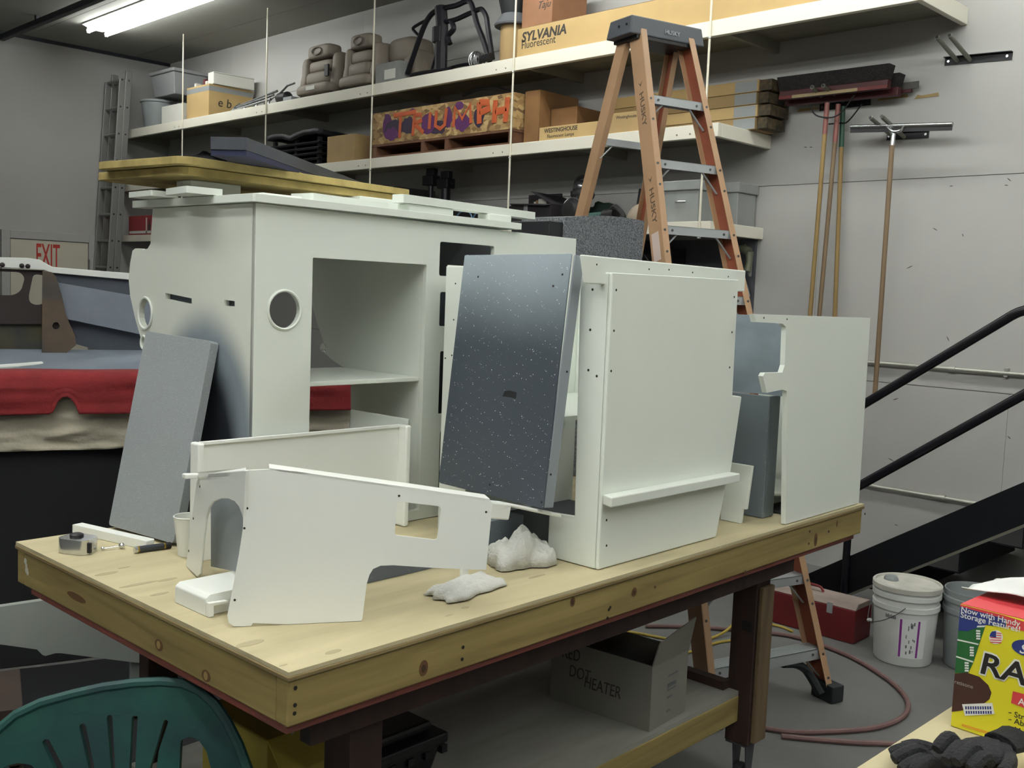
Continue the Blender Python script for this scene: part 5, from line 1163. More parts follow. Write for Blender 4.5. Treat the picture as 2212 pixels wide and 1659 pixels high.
MB(Matrix.Translation((5.56,yh-.0,z+.28))).ball((0,0,0),(.05,.06,.05)).build('reflector',HM[1],hp_,smooth=True)
gr=thing('angle_grinder','black and green hand grinder lying on the lowest shelf behind the carpeted box','grinder',(5.5,4.7,z)); yg=Yx(1292,450,5.5)
MB().tube([(5.5,yg+.12,z+.05),(5.5,yg-.06,z+.06)],.035,10).build('grinder_body',mat('grinder_green','#2c4d47',.5),gr,smooth=True); MB().tube([(5.5,yg-.06,z+.06),(5.5,yg-.16,z+.07)],.045,10).build('gear_head',HM[0],gr,smooth=True); MB().tube(spline([(5.5,yg-.12,z+.1),(5.47,yg-.18,z+.12),(5.47,yg-.25,z+.06),(5.47,yg-.24,z+.012)],5),.018,8).build('side_handle',HM[0],gr,smooth=True)
gc=MB(); gc.ball((5.82,Yx(1300,440,5.8),z+.09),(.09,.14,.10),noisy=.3,seg=20,rings=10)
for v in gc.bm.verts: v.co.z=max(v.co.z,z+.001)
tag(gc.build('green_cloth',GRB,None,smooth=True,ang=80),'dark green cloth heap behind the hand grinder on the lowest shelf','cloth')
tn=thing('welding_helmet','tan and black shell with a black visor beside the stepladder rail','helmet',(5.5,4.5,z)); yw=Yx(1356,460,5.48)-.11
b=MB(); b.ball((5.5,yw,z+.02),(.10,.11,.12),seg=20,rings=12)
for v in b.bm.verts: v.co.z=max(v.co.z,z+.001)
b.build('shell',mat('shell_tan','#8d8070',.6),tn,smooth=True)
MB().box((5.40,yw-.13,z+.002),(5.48,yw-.03,z+.12)).build('visor',HM[0],tn,bev=.02); MB().tube([(5.56,yw+.06,z+.05),(5.56,yw+.04,z+.24)],[.05,.045],12,flat=.5).build('upright_flap',HM[0],tn,smooth=True)
GRC=mat('grey_crate_paint','#8b8e8c',.7,var=.1,vs=6)
def crate(lab,y0,y1,x0,x1,h):
    t=thing('grey_crate',lab,'crate',((x0+x1)/2,(y0+y1)/2,SZ1),'grey lidded crates')
    MB().box((x0,y0,SZ1+.001),(x1,y1,SZ1+h*.76)).build('crate_body',GRC,t,bev=.004); MB().box((x0-.012,y0-.012,SZ1+h*.765),(x1+.012,y1+.012,SZ1+h)).build('crate_lid',GRC,t,bev=.006)
    MB().tube([(x0-.006,(y0+y1)/2-.04,SZ1+h*.5),(x0-.02,(y0+y1)/2,SZ1+h*.5),(x0-.006,(y0+y1)/2+.04,SZ1+h*.5)],.005,6).build('crate_handle',CHT,t,smooth=True)
crate('larger grey lidded crate on the lowest shelf behind the stepladder steps',Yx(1506,470,5.46),Yx(1434,470,5.46),5.46,5.72,Zx(1440,392,5.46)-SZ1)
crate('smaller grey lidded crate at the wall end of the lowest shelf',3.72,3.72+.42,5.765,5.98,.28)
# ---- tool board hanging under the lowest shelf
tbd=thing('tool_board','dark grey tool board fixed to the wall under the lowest shelf','board',(5.97,4.2,1.5))
BRD=mat('board_dark','#4a4c52',.6,var=.1,vs=4)
MB().box((5.975,3.70,1.42),(5.999,5.4,2.089)).build('board_panel',BRD,tbd); MB(frame(Vector((5.974,3.72,1.425)),Vector((0,1,0)),Vector((0,0,1)))).prism([(0,0),(.22,0),(0,.20)],.01,M=Matrix.Translation((0,0,-.011))).build('corner_gusset',SHW,tbd)
eq=thing('dark_control_box','dark metal control box mounted on the tool board behind the stepladder','control box',(5.85,4.6,1.7)); 
MB().box((5.80,4.25,1.62),(5.974,4.95,2.02)).build('box_shell',mat('control_dark','#24262b',.5),eq,bev=.006); MB().tube([(5.798,4.88,1.97),(5.792,4.88,1.97)],.022,14).build('round_bolt',CHT,eq,smooth=True)
MB().tube(spline([(5.8,5.15,2.05),(5.78,4.8,2.06),(5.76,4.5,2.0),(5.78,4.4,1.9)],6),.014,8).build('black_cable',BLK,eq,smooth=True)
sg_=thing('spray_gun','dull green-grey spray gun hanging on the tool board','spray gun',(5.9,3.95,1.9)); SGM=mat('gun_grey','#6b6e5c',.45,.5)
pg=[ax(x,y,5.9) for x,y in ((1610,538),(1622,545),(1622,565),(1618,585),(1620,598))]
MB().tube([pg[0]+Vector((-.02,.05,0)),pg[0]-Vector((.02,0,0)),pg[1]-Vector((.02,0,0))],[.02,.03,.03],10).build('gun_body',SGM,sg_,smooth=True); MB().tube([pg[1]-Vector((.02,0,0)),pg[2]-Vector((.02,0,0)),pg[3]-Vector((.02,0,0))],[.028,.022,.028],10).build('gun_handle',SGM,sg_,smooth=True); MB().tube([pg[3],pg[4]],[.02,.01],8).build('air_fitting',CHT,sg_,smooth=True)
MB().tube([(5.93,pg[0].y+.02,pg[0].z+.03),(5.970,pg[0].y+.02,pg[0].z+.03)],.006,6).build('hanging_hook',CHT,sg_)
fl_=thing('steel_straightedge','bright steel straightedge hanging on the tool board beside the ladder rail','straightedge',(5.9,4.1,1.7)); A=ax(1593,555,5.93);B=ax(1612,640,5.93)
MB().hexa([A+Vector((0,-.018,0)),A+Vector((0,.018,0)),B+Vector((0,.025,0)),B+Vector((0,-.025,0))],[A+Vector((.01,-.018,0)),A+Vector((.01,.018,0)),B+Vector((.01,.025,0)),B+Vector((.01,-.025,0))]).build('blade',mat('bright_steel','#d9dcdc',.25,.8),fl_); MB().tube([A+Vector((.01,0,.0)),A+Vector((.042,0,.0))],.005,6).build('hanging_nail',CHT,fl_)
# ================================================================ wall hooks, brooms, squeegees
HKB=mat('hook_black','#1a1b1e',.5,.3); HKP=mat('hook_pipe','#77776d',.45,.6)
def hook(lab,bl_,br_,tips,roots):
    A=ax(*bl_,XW-.004);B=ax(*br_,XW-.004); t=thing('wall_hook',lab,'hook',(XW,(A.y+B.y)/2,A.z),'two-prong tool hooks on the wall')
    MB(frame(Vector((XW-.001,A.y,A.z)),B-A,Vector((0,0,1)))).box((0,-.0,.0),((B-A).length,.045,.004)).build('hook_plate',HKB,t)
    MB(frame(Vector((XW-.001,A.y,A.z)),B-A,Vector((0,0,1)))).box((0,.041,.004),((B-A).length,.045,.03)).build('hook_flange',HKB,t)
    for f in (.06,.93): 
        p=A.lerp(B,f); MB().tube([(XW-.005,p.y,p.z+.022),(XW-.009,p.y,p.z+.022)],.008,8).build('hook_bolt',CHT,t)
    for tp,rt in zip(tips,roots):
        R=ax(*rt,XW-.006); d=ray(*tp); 
        # prong length about 0.27 m out from the wall
        T_=CAM+d*((XW-.30)/d.x)
        MB().tube([R,T_],.0125,10).build('prong',HKP,t,smooth=True); MB().tube([T_,T_+(T_-R).normalized()*.003],.009,8).build('prong_bore',BLK,t)
hook('empty two-prong tool hook on the wall below the highest shelf end',(2040,142),(2186,129),((2024,80),(2051,76)),((2068,132),(2096,130)))
hook('two-prong tool hook carrying the push brooms',(1770,240),(1880,227),((1754,188),(1778,185)),((1790,222),(1822,218)))
hook('two-prong tool hook carrying the chrome squeegee',(1915,303),(2006,298),((1880,254),(1904,251)),((1925,292),(1953,296)))
BRI=mat('bristle_dark','#23201f',.95,var=.4,vs=60,bump=.8,bs=150); BRD_=mat('broom_red','#3f1114',.5); BRS=mat('broom_strip','#9a8a66',.7)
HAND=wood('handle_wood','#8f7748','#6e5230',grain=(10,10,.7),scale=3,amt=.5); HAND2=wood('handle_wood_worn','#7d6950','#57412e',grain=(10,10,.7),scale=3,amt=.5)
def pole(par,px,X,r,mm,caps=(),bottom=None):
    A=ax(*px[0],X); B=ax(*px[1],X); d=(B-A).normalized(); 
    if bottom is not None: B=A+d*((bottom-A.z)/d.z)
    MB().tube([A,B],r,10).build('handle',mm,par,smooth=True)
    for (f0,f1,cm) in caps: MB().tube([A.lerp(B,f0),A.lerp(B,f1)],r*1.12,10).build('handle_sleeve',cm,par,smooth=True)
    return A,B
PINK=mat('sleeve_red','#84514b',.5); GRN=mat('sleeve_green','#1f4a35',.5)
def head(par,px,X,hb,hblk,wd,strip=False):
    A=ax(*px[0],X);B=ax(*px[1],X); M=frame(A,B-A,Vector((0,0,1))); L=(B-A).length
    MB(M).box((0,-hblk,-wd/2),(L,0,wd/2)).build('broom_block',BRD_,par,bev=.004)
    MB(M).hexa([(.0,.0005,-wd/2+.004),(L,.0005,-wd/2+.004),(L,.0005,wd/2-.004),(0,.0005,wd/2-.004)],[(-.015,hb,-wd/2-.015),(L+.01,hb,-wd/2-.015),(L+.01,hb,wd/2+.015),(-.015,hb,wd/2+.015)]).build('bristles',BRI,par)
    if strip: MB(M).box((L*.13,-hblk-.001,wd/2+.0003),(L*.74,-hblk+.018,wd/2+.002)).build('wood_strip',BRS,par); MB(M).box((L*.0,-hblk-.001,wd/2+.0003),(L*.13,-hblk+.018,wd/2+.0015)).build('red_strip',mat('strip_red','#651f1e',.5),par); MB(M).box((L*.74,-hblk-.001,wd/2+.0003),(L,-hblk+.018,wd/2+.0015)).build('red_strip',MATS['strip_red'],par)
    return M,L
def braces(par,A,pts,X): MB().tube(spline([ax(x,y,X) for x,y in pts],5),.0045,6).build('wire_brace',HKB,par,smooth=True)
b1=thing('push_broom','push broom with a red block, pale wood strip and red-sleeved handle','broom',(5.72,3.1,1.0)); pole(b1,((1787,222),(1750,680)),5.80,.0135,HAND,((0,.10,PINK),),1.02); head(b1,((1688,199),(1922,172)),5.80,.085,.05,.05,True); braces(b1,0,[(1750,226),(1758,245),(1775,253),(1800,253),(1820,240),(1846,205)],5.785)
b2=thing('push_broom','push broom hanging against the wall behind the red-sleeved one, with a worn brown handle','broom',(5.84,3.0,1.0)); pole(b2,((1811,225),(1770,680)),5.86,.0135,HAND2,((0,.12,PINK),),1.0); head(b2,((1700,212),(1944,188)),5.888,.075,.05,.05)
b3=thing('floor_squeegee','floor squeegee with a black blade and a green-sleeved handle','squeegee',(5.92,2.9,1.0)); pole(b3,((1821,230),(1803,690)),5.915,.0135,HAND,((0,.13,GRN),),1.0)
A=ax(1740,221,5.945);B=ax(1984,190,5.945); MB(frame(A,B-A,Vector((0,0,1)))).box((0,0,-.006),((B-A).length,.04,.006)).build('blade',mat('blade_grey','#4b4a47',.6),b3); MB(frame(A,B-A,Vector((0,0,1)))).box((.02,-.02,-.012),((B-A).length-.04,.0,.012)).build('blade_holder',BRD_,b3); braces(b3,0,[(1790,268),(1815,266),(1832,262),(1862,225)],5.895)
b4=thing('chrome_squeegee','chrome floor squeegee on a long wooden pole hanging on the lower hook','squeegee',(5.85,2.7,1.15)); A,B=pole(b4,((1927,314),(1890,850)),5.80,.0145,HAND2,(),None)
C4=mat('squeegee_chrome','#b9bbbb',.2,.9)
A2=ax(1838,274,5.80);B2_=ax(2058,268,5.80); MB().tube([A2,B2_],.012,10).build('blade_tube',C4,b4,smooth=True); MB(frame(A2,B2_-A2,Vector((0,0,1)))).box((.0,-.035,-.003),((B2_-A2).length,-.005,.003)).build('rubber_blade',BLK,b4)
MB().tube([ax(1927,316,5.80),ax(1930,290,5.80),ax(1922,278,5.80)],.014,8).build('socket',C4,b4,smooth=True); MB().tube(spline([ax(1915,274,5.79),ax(1928,284,5.79),ax(1945,282,5.79),ax(1952,272,5.79)],5),.008,8).build('yoke',C4,b4,smooth=True)
# ================================================================ aluminium extension ladder leaning in the corner
EXA=mat('ladder_aluminium','#8a8a88',.45,.6)
el=thing('extension_ladder','aluminium extension ladder leaning on the shelf ends in the corner','ladder',(5.1,11.85,0))
xt_,xb_=5.30,5.06; zt_l=4.02
def exx(z): return xb_+(xt_-xb_)*z/zt_l
yR_=Yx(270,370,5.26); yL_=YE-.06
for y in (yR_,yL_):
    for k in range(2):
        dx=-.078*k; dy=.0 if y==yR_ else 0
        MB().hexa([(exx(0)+dx-.036,y-.013,.001),(exx(0)+dx+.036,y-.013,.001),(exx(0)+dx+.036,y+.013,.001),(exx(0)+dx-.036,y+.013,.001)],[(xt_+dx-.036,y-.013,zt_l-.1*k),(xt_+dx+.036,y-.013,zt_l-.1*k),(xt_+dx+.036,y+.013,zt_l-.1*k),(xt_+dx-.036,y+.013,zt_l-.1*k)]).build('ladder_rail',EXA,el,bev=.004)
z=.25
while z<zt_l-.1:
    for k in range(2):
        x=exx(z)-.078*k; r_=MB().tube([(x,yR_+.0135,z),(x,yL_-.0135,z)],.016,8).build('rung',EXA,el,smooth=True)
        MB().tube([(x,yR_-.0135,z),(x,yR_-.016,z)],.011,8).build('rung_end',BOLT,r_)
    z+=.305
# ================================================================ draped stand with the car body tub behind the workbench
S0=Vector((1.765,4.433,0)); sa_=math.radians(-18); SU=Vector((math.cos(sa_),math.sin(sa_),0)); SN=Vector((math.sin(sa_),-math.cos(sa_),0))   # SN looks to the room (viewer)
def SFo(off): return frame(S0-SN*off,SU,Vector((0,0,1)))          # plane parallel to the stand front, pushed back by off
SF=SFo(0)
zc0=pix2d(SF,[(150,884)])[0][1]; zc1=pix2d(SF,[(150,968)])[0][1]; zr1=pix2d(SF,[(150,803)])[0][1]
xl=pix2d(SF,[(-260,900)])[0][0]; xr=pix2d(SF,[(770,900)])[0][0]
sd=thing('draped_stand','low stand under a black tarp behind the workbench, carrying the grey body tub','stand',S0)
BTA=mat('black_sheet','#0d0d12',.8,var=.15,vs=3); 
MB(SF).box((xl,.0+.001,-1.2),(xr,zc0-.012,-.004)).build('stand_core',mat('stand_dark','#16161a',.8),sd)
def tarp(s,t):
    x=xl+(xr-xl)*s; f=.012*noise.noise(Vector((x*3,t*2,1)))
    if t<.55: return (x,(zc0-.02)*(1-t/.55)+.004,.006+f+.05*(t/.55)**2)
    return (x,.004,.056+f)
MB(SF).grid(lambda s,t:tarp(s,t*.55),60,20).build('black_skirt',BTA,sd,smooth=True,ang=80)
tag(MB(SF).grid(lambda s,t:(xl+(xr-xl)*s,.0015+.004*abs(noise.noise(Vector((s*14,t*5,2)))),.09+t*(1.9+.15*noise.noise(Vector((s*5,0,7))))),60,12).build('floor_shade_sheet',BTA,None,smooth=True,ang=80),'black sheet added on the floor before the draped stand, standing in for shade','tarp')  # flat black sheet added so the floor here looks as dark as in shade
CAN=mat('canvas_cloth','#b5ae9c',.95,var=.06,vs=6,bump=.3,bs=60); REDC=mat('red_blanket','#7a1f22',.95,var=.18,vs=7,bump=.3,bs=90)
cc_=tag(MB(SF).grid(lambda s,t:((xl+(xr-xl)*s, (zr1-.07 if t<.1 else zr1-.07-(zr1-.07-zc1+.014*noise.noise(Vector((s*9,0,3))))*(t-.1)/.9), (-.01+.03*t*10 if t<.1 else .032+.030*(.5+.7*noise.noise(Vector((s*9,t*6,1)))+.5*noise.noise(Vector((s*22,t*12,4))))))),110,26).build('canvas_cloth',CAN,None,smooth=True,ang=80,solid=.003),'off-white canvas cloth draped over the edge of the stand','cloth')
def redb(s,t):
    x=xl+(xr-xl)*s; px_s=None
    zb=zr1-.172+.012*noise.noise(Vector((x*2.2,1,1)))
    nx0=pix2d(SF,[(112,880)])[0][0]; nx1=pix2d(SF,[(165,880)])[0][0]
    if nx0<x<nx1: zb+=.075*math.sin(math.pi*(x-nx0)/(nx1-nx0))**.6
    r=.05; 
    if t<.25: a=t/.25*math.pi/2; return (x,zr1-r+r*math.sin(math.pi/2-a*1.0)+.006*noise.noise(Vector((x*3,t,2))),-r+.085+r*math.sin(a)) if True else None
    q=(t-.25)/.75; return (x,(zr1-r)*(1-q)+zb*q,.085+.014*noise.noise(Vector((x*3,q*3,5)))+.02*noise.noise(Vector((x*1.3,q,9)))+.012*q)
def redt(s,t):
    if t<.3: 
        x=xl+(xr-xl)*s; return (x,zr1+.006*noise.noise(Vector((x*3,0,2)))-.02*(1-t/.3),-.30+.335*(t/.3))
    return redb(s,(t-.3)/.7)
tag(MB(SF).grid(redt,120,26).build('red_blanket',REDC,None,smooth=True,ang=80,solid=.012),'thick red blanket laid over the canvas along the stand edge','blanket')
tag(MB(SF).box((xl,zc0+.008,-.30),(xr,zr1-.035,-.02)).build('foam_pad',mat('pad_dark','#2a2022',.9),None,bev=.02),'dark foam pad hidden under the red blanket','pad')
# body tub
bt=thing('body_tub','grey and rusty vehicle body tub with a white rim, lying open on the draped stand','car body',S0-SN*.75+Vector((0,0,zc0)))
RIMW=mat('rim_white','#d3d7d2',.4); GT=mat('tub_grey','#6e7681',.55,var=.12,vs=4,bump=.1,bs=60); GTD=mat('tub_grey_dark','#434a55',.55,var=.1,vs=4); RUST=mat('rusty_panel','#5d4a33',.7,var=.3,vs=4,c2='#3b3733'); DKB=mat('tub_dark_brown','#241c1b',.7,var=.2,vs=4)
def tubp(nm,px,off,th,mm,holes=(),rnd=0,bev=.002):
    Fm=SFo(off); p=pix2d(Fm,px); p=round_poly(p,rnd) if rnd else p
    return MB(Fm).prism(p,th,M=Matrix.Translation((0,0,-th)),holes=[round_poly(pix2d(Fm,h),.02) for h in holes]).build(nm,mm,bt,bev=bev)
tubp('white_rim',[(-200,551),(60,557),(86,561),(99,569),(115,577),(330,594),(330,609),(110,589),(95,583),(0,577),(-200,572)],.90,.05,RIMW)
for x,y in ((5,572),(47,574),(60,575)):
    q=pix2d(SFo(.9),[(x,y)])[0]; MB(SFo(.9)).ball((q[0],q[1],.004),.012,seg=10,rings=6).build('rim_bolt',DKB,bt,smooth=True)
tubp('window_wall',[(-200,573),(95,584),(104,600),(104,700),(-200,700)],.93,.03,DKB,holes=[[(-170,580),(44,588),(54,600),(46,628),(30,638),(-170,636)],[(72,592),(98,595),(98,655),(80,660),(64,654),(62,640)]])
hp=pix2d(SFo(.86),[(121+8*math.cos(k*.6),704+8*math.sin(k*.6)) for k in range(10)])
MB(SFo(.885)).prism(pix2d(SFo(.885),[(108,690),(136,690),(136,718),(108,718)]),.004,M=Matrix.Translation((0,0,-.004))).build('hole_dark_plate',DKB,bt)  # dark plate added behind the bulkhead hole to give it a shaded inside
Fm=SFo(.86); MB(Fm).prism(pix2d(Fm,[(92,585),(112,588),(122,600),(134,640),(142,680),(162,725),(165,745),(120,782),(90,782)]),.02,M=Matrix.Translation((0,0,-.02)),holes=[hp]).build('rusty_bulkhead',RUST,bt,bev=.002)
tubp('upper_side',[(110,588),(330,608),(330,650),(128,612)],.93,.012,GTD)
tubp('side_panel',[(124,610),(330,646),(330,728),(138,688)],.90,.02,GT)
tubp('lower_recess',[(132,684),(330,724),(330,790),(160,742),(136,720)],.97,.012,GTD)
tubp('dark_inside',[(-200,690),(100,695),(100,790),(-200,790)],.96,.012,mat('inside_dark','#2f3230',.7,var=.25,vs=5,c2='#4a4326'))
z1=pix2d(SFo(.85),[(200,752)])[0][1]; xa=pix2d(SFo(.85),[(-200,760)])[0][0]; xb=pix2d(SFo(.85),[(420,760)])[0][0]
MB(SF).hexa([(xa,zr1-.06,-.32),(xb,zr1-.06,-.32),(xb,z1-.03,-.95),(xa,z1-.03,-.95)],[(xa,zr1-.045,-.32),(xb,zr1-.045,-.32),(xb,z1-.015,-.95),(xa,z1-.015,-.95)]).build('floor_pan',GT,bt)
MB(SF).tube([(pix2d(SFo(.35),[(-60,758)])[0][0],zr1-.02,-.35),(pix2d(SFo(.6),[(90,785)])[0][0],zr1-.015,-.6)],.012,8).build('floor_rib',RIMW,bt,smooth=True)
MB(SF).box((xa,zc0+.006,-.96),(xb,zr1-.062,-.33)).build('tub_underside',GTD,bt)
# low white wing panel on legs, in front of the stand
wf=SFo(-.82); WGP=mat('panel_white_dusty','#8f948f',.5,var=.04,vs=4)
wgp=thing('wing_panel','dusty white tapered panel propped on legs under the end of the workbench','body panel',wf.translation)
pp_=pix2d(wf,[(-120,1328),(0,1311),(95,1297),(330,1297),(330,1436),(290,1431),(132,1411),(120,1411),(98,1417),(92,1415),(80,1403),(8,1393),(-120,1381)])
MB(wf).prism(pp_,.03,M=Matrix.Translation((0,0,-.03))).build('panel_sheet',WGP,wgp,bev=.004)
lx=pix2d(wf,[(284,1430),(311,1430)]); MB(wf).box((lx[0][0],.012,-.07),(lx[1][0],lx[0][1]+.1,-.031)).build('panel_leg',WGP,wgp,bev=.003)
MB(wf).box((pp_[0][0]+.02,.012,-.07),(pp_[0][0]+.065,pp_[-1][1]+.05,-.031)).build('panel_leg',WGP,wgp,bev=.003)
cb=az(20,1600,0); 
dw=thing('dark_crate','dark brown wooden crate half seen at the floor under the bench end','crate',(0.62,3.1,0)); DWD=wood('crate_dark','#3a2b22','#1d1512',grain=(3,3,8),scale=2)
c0=az(50,1530,.3)
for k in range(3): MB(frame(Vector((c0.x,c0.y,.012+.1*k)),-SU,SN)).box((0,-.36,.0),(.5,0,.09)).build('crate_board',DWD,dw,bev=.003)
# ================================================================ green plastic chair
GRNP=mat('chair_green','#1f5148',.5,var=.25,vs=6,c2='#1c3a3c',bump=.05)
cp0=az(300,1476,.815); CH_u=Vector((CR.x,CR.y,0)).normalized(); CH_u=(Matrix.Rotation(math.radians(-4),3,'Z')@CH_u); CH_n=Vector((CH_u.y,-CH_u.x,0))   # toward the viewer
chv=(Vector((0,0,1))-CH_n*.12).normalized()
CHF=frame(cp0,CH_u,chv)
grc=thing('plastic_chair','dark green moulded plastic chair with a fan-slotted back, tucked under the bench corner','chair',(cp0.x-CH_n.x*.2,cp0.y-CH_n.y*.2,0))
ob_=pix2d(CHF,[(-35,1659),(-5,1600),(20,1565),(55,1533),(100,1512),(160,1498),(220,1486),(290,1477),(350,1473),(400,1475),(440,1488),(475,1512),(505,1545),(535,1590),(560,1640),(575,1700),(585,1780),(590,1850),(-60,1850),(-50,1750)])
zbm=min(p[1] for p in ob_)
sl=[[(104,1596),(109,1589),(117,1590),(160,1690),(190,1790),(178,1790)],[(175,1566),(181,1560),(188,1563),(206,1659),(232,1790),(220,1790)],[(231,1548),(237,1543),(243,1547),(249,1659),(262,1790),(250,1790)],[(285,1549),(291,1544),(298,1548),(293,1640),(288,1790),(276,1790),(279,1659)],[(357,1554),(362,1552),(367,1556),(345,1620),(325,1790),(312,1790),(325,1659)],[(22,1659),(35,1640),(60,1634),(85,1642),(97,1662),(110,1720),(60,1720),(20,1700)],[(396,1595),(415,1585),(438,1590),(458,1612),(470,1650),(478,1720),(440,1760),(385,1740),(393,1659)]]
hl=[round_poly(pix2d(CHF,s),.006) for s in sl]
bk=MB(CHF); bk.prism(ob_,.012,M=Matrix.Translation((0,0,-.012)),holes=hl); bmesh.ops.remove_doubles(bk.bm,verts=bk.bm.verts,dist=1e-5)
for _k in range(4):
    bmesh.ops.triangulate(bk.bm,faces=bk.bm.faces)
    bmesh.ops.subdivide_edges(bk.bm,edges=[e for e in bk.bm.edges if e.calc_length()>.03],cuts=1)
bmesh.ops.triangulate(bk.bm,faces=bk.bm.faces)
CI=CHF.inverted(); xc=pix2d(CHF,[(270,1600)])[0][0]
for v in bk.bm.verts:
    p=CI@v.co; p.z+=.9*(p.x-xc)**2; v.co=CHF@p
bk.build('backrest',GRNP,grc,smooth=True,ang=35)
# rolled top edge
rim=[]
for (x,y) in ob_[:17]: rim.append(CHF@Vector((x,y,-.006+.9*(x-xc)**2)))
MB().tube(rim,.011,8).build('rolled_rim',GRNP,grc,smooth=True)
# seat, legs, arms
sw=.23; C0=CHF@Vector((xc,zbm,0)); C0.z=.43
SM=frame(Vector((C0.x,C0.y,.42)),-CH_u,CH_n)
MB(SM).prism(round_poly([(-sw,-.02),(sw,-.02),(sw*1.05,.40),(-sw*1.05,.40)],.05),.018).build('seat',GRNP,grc,bev=.006)
for sx in (-1,1):
    MB(SM).tube([(sx*.20,.02,-.002),(sx*.25,-.06,-.418)],[.028,.022],8).build('leg',GRNP,grc,smooth=True)
    MB(SM).tube([(sx*.22,.36,-.002),(sx*.26,.42,-.418)],[.028,.022],8).build('leg',GRNP,grc,smooth=True)
    MB(SM).tube(spline([(sx*.25,-.01,.19),(sx*.275,.15,.215),(sx*.27,.33,.205),(sx*.255,.40,.10),(sx*.245,.385,.01)],5),.018,8).build('armrest',GRNP,grc,smooth=True)
# ================================================================ things under the workbench
BX=mat('carton_dusty','#77756c',.85,var=.06,vs=5); BXI=mat('carton_inside','#3d3a34',.9)
zs_=.37
n0=az(1402,1582,zs_);l0_=az(1188,1507,zs_);r0_=az(1478,1536,zs_)
hx=(az(1402,1582,zs_)); 
nn=(n0-CAM); topn=CAM+ray(1410,1441)*((n0-CAM).dot(Vector((CF.x,CF.y,0)))/ray(1410,1441).dot(Vector((CF.x,CF.y,0)))); hh=topn.z-zs_
ul=(l0_-n0); ur=(r0_-n0); ul.z=ur.z=0; ww=ul.length; dd_=ur.length; ul.normalize(); 
ur=Vector((-ul.y,ul.x,0)); ur=ur if ur.dot(r0_-n0)>0 else -ur
MH=Matrix(((ul.x,ur.x,0,n0.x),(ul.y,ur.y,0,n0.y),(0,0,1,zs_),(0,0,0,1)))
hb_=thing('heater_carton','dusty open carton marked with handwriting on the workbench lower shelf','box',n0+ul*ww/2+ur*dd_/2)
for lo,hi in (((0,0,.001),(ww,.004,hh)),((0,dd_-.004,.001),(ww,dd_,hh)),((0,.0045,.001),(.004,dd_-.0045,hh)),((ww-.004,.0045,.001),(ww,dd_-.0045,hh)),((.0045,.0045,.001),(ww-.0045,dd_-.0045,.006))): MB(MH).box(lo,hi).build('carton_wall',BX,hb_)
MB(MH).face([(0,0,hh),(0,dd_,hh),(-.02,dd_,hh+.11),(-.015,.01,hh+.075)]).build('flap',BX,hb_,solid=.004)
MB(MH).face([(.004,.004,hh),(ww,.004,hh),(ww-.02,.09,hh-.08),(.03,.09,hh-.08)]).build('flap',BXI,hb_,solid=.004)
# which face looks to the viewer's left: the long one (y=0)
FWm=frame(MH@Vector((ww,-.0008,0)),-ul,Vector((0,0,1)))
for s_,x_,z_ in (('RED',.04,hh*.73),('DOT',.07,hh*.46),('HEATER',.13,hh*.36)): text('handwriting',s_,.055,FWm@Matrix.Translation((x_,z_,0)),PRINTB,hb_,fat=-.005,sx=.7,shear=.1)
FSm=frame(MH@Vector((-.0008,0,0)),ur,Vector((0,0,1)))
if (FSm.to_3x3()@Vector((0,0,1))).dot(CAM-n0)<0: FSm=frame(MH@Vector((-.0008,dd_,0)),-ur,Vector((0,0,1)))
for k,(f,w_) in enumerate(((.72,.06),(.55,.05),(.5,.05),(.38,.03),(.16,.025))): MB(FSm).box((dd_*.45,hh*f,0),(dd_*.45+w_,hh*f+(.012 if k==1 else .005),.0006)).build('printed_mark',INK,hb_)
# yellow carton with crumpled paper, black tote
YB=mat('yellow_carton','#a8973a',.7,var=.06,vs=6)
q0=Tb(588,1606,.40);q1=Tb(888,1650,.40)
yb_=thing('yellow_carton','yellow carton with crumpled white paper under the near bench leg','box',W((q0[0]+q1[0])/2,.5,SHZ))
zy0=SHZ+.001; zy1=q0[2]
MB(TF).box((q0[0],.42,zy0),(q0[0]+.29,.70,zy1)).build('box_body',YB,yb_,bev=.004)
MB(TF).face([(q0[0],.42,zy1),(q0[0]+.29,.42,zy1),(q0[0]+.28,.37,zy1-.07),(q0[0]+.01,.37,zy1-.07)]).build('flap',YB,yb_,solid=.004)
pf=MB(TF); pf.grid(lambda s,t:(q0[0]+.04+.24*s+.02*noise.noise(Vector((t*5,s*3,1))),.38+.26*t,zy1+.015+.05*abs(noise.noise(Vector((s*5,t*5,4))))+.03*math.sin(math.pi*s)),18,18); pf.build('crumpled_paper',mat('paper_white','#b9b8b0',.9),yb_,smooth=True,ang=60,solid=.002)
tq=[Tb(x,y,.42) for x,y in ((893,1530),(1040,1560),(1058,1600))]
tt=thing('black_tote','black plastic tote with a ribbed lid beside the yellow carton on the lower shelf','tote',W(.72,.6,SHZ)); xa_,xb2=.565,.80; zt3=Tb(950,1530,.45)[2]-.02
MB(TF).hexa([(xa_+.02,.44,SHZ+.001),(xb2-.02,.44,SHZ+.001),(xb2-.02,.80,SHZ+.001),(xa_+.02,.80,SHZ+.001)],[(xa_,.42,zt3-.06),(xb2,.42,zt3-.06),(xb2,.82,zt3-.06),(xa_,.82,zt3-.06)]).build('tote_body',BLK,tt,bev=.01)
MB(TF).box((xa_-.012,.408,zt3-.0595),(xb2+.012,.832,zt3-.03)).build('tote_rim',BLK,tt,bev=.006); MB(TF).box((xa_+.02,.44,zt3-.0295),(xb2-.02,.80,zt3)).build('tote_lid',BLK,tt,bev=.01)
for k in range(4): MB(TF).box((xa_+.05+k*.06,.4145,SHZ+.06),(xa_+.07+k*.06,.432,zt3-.07)).build('tote_rib',BLK,tt)
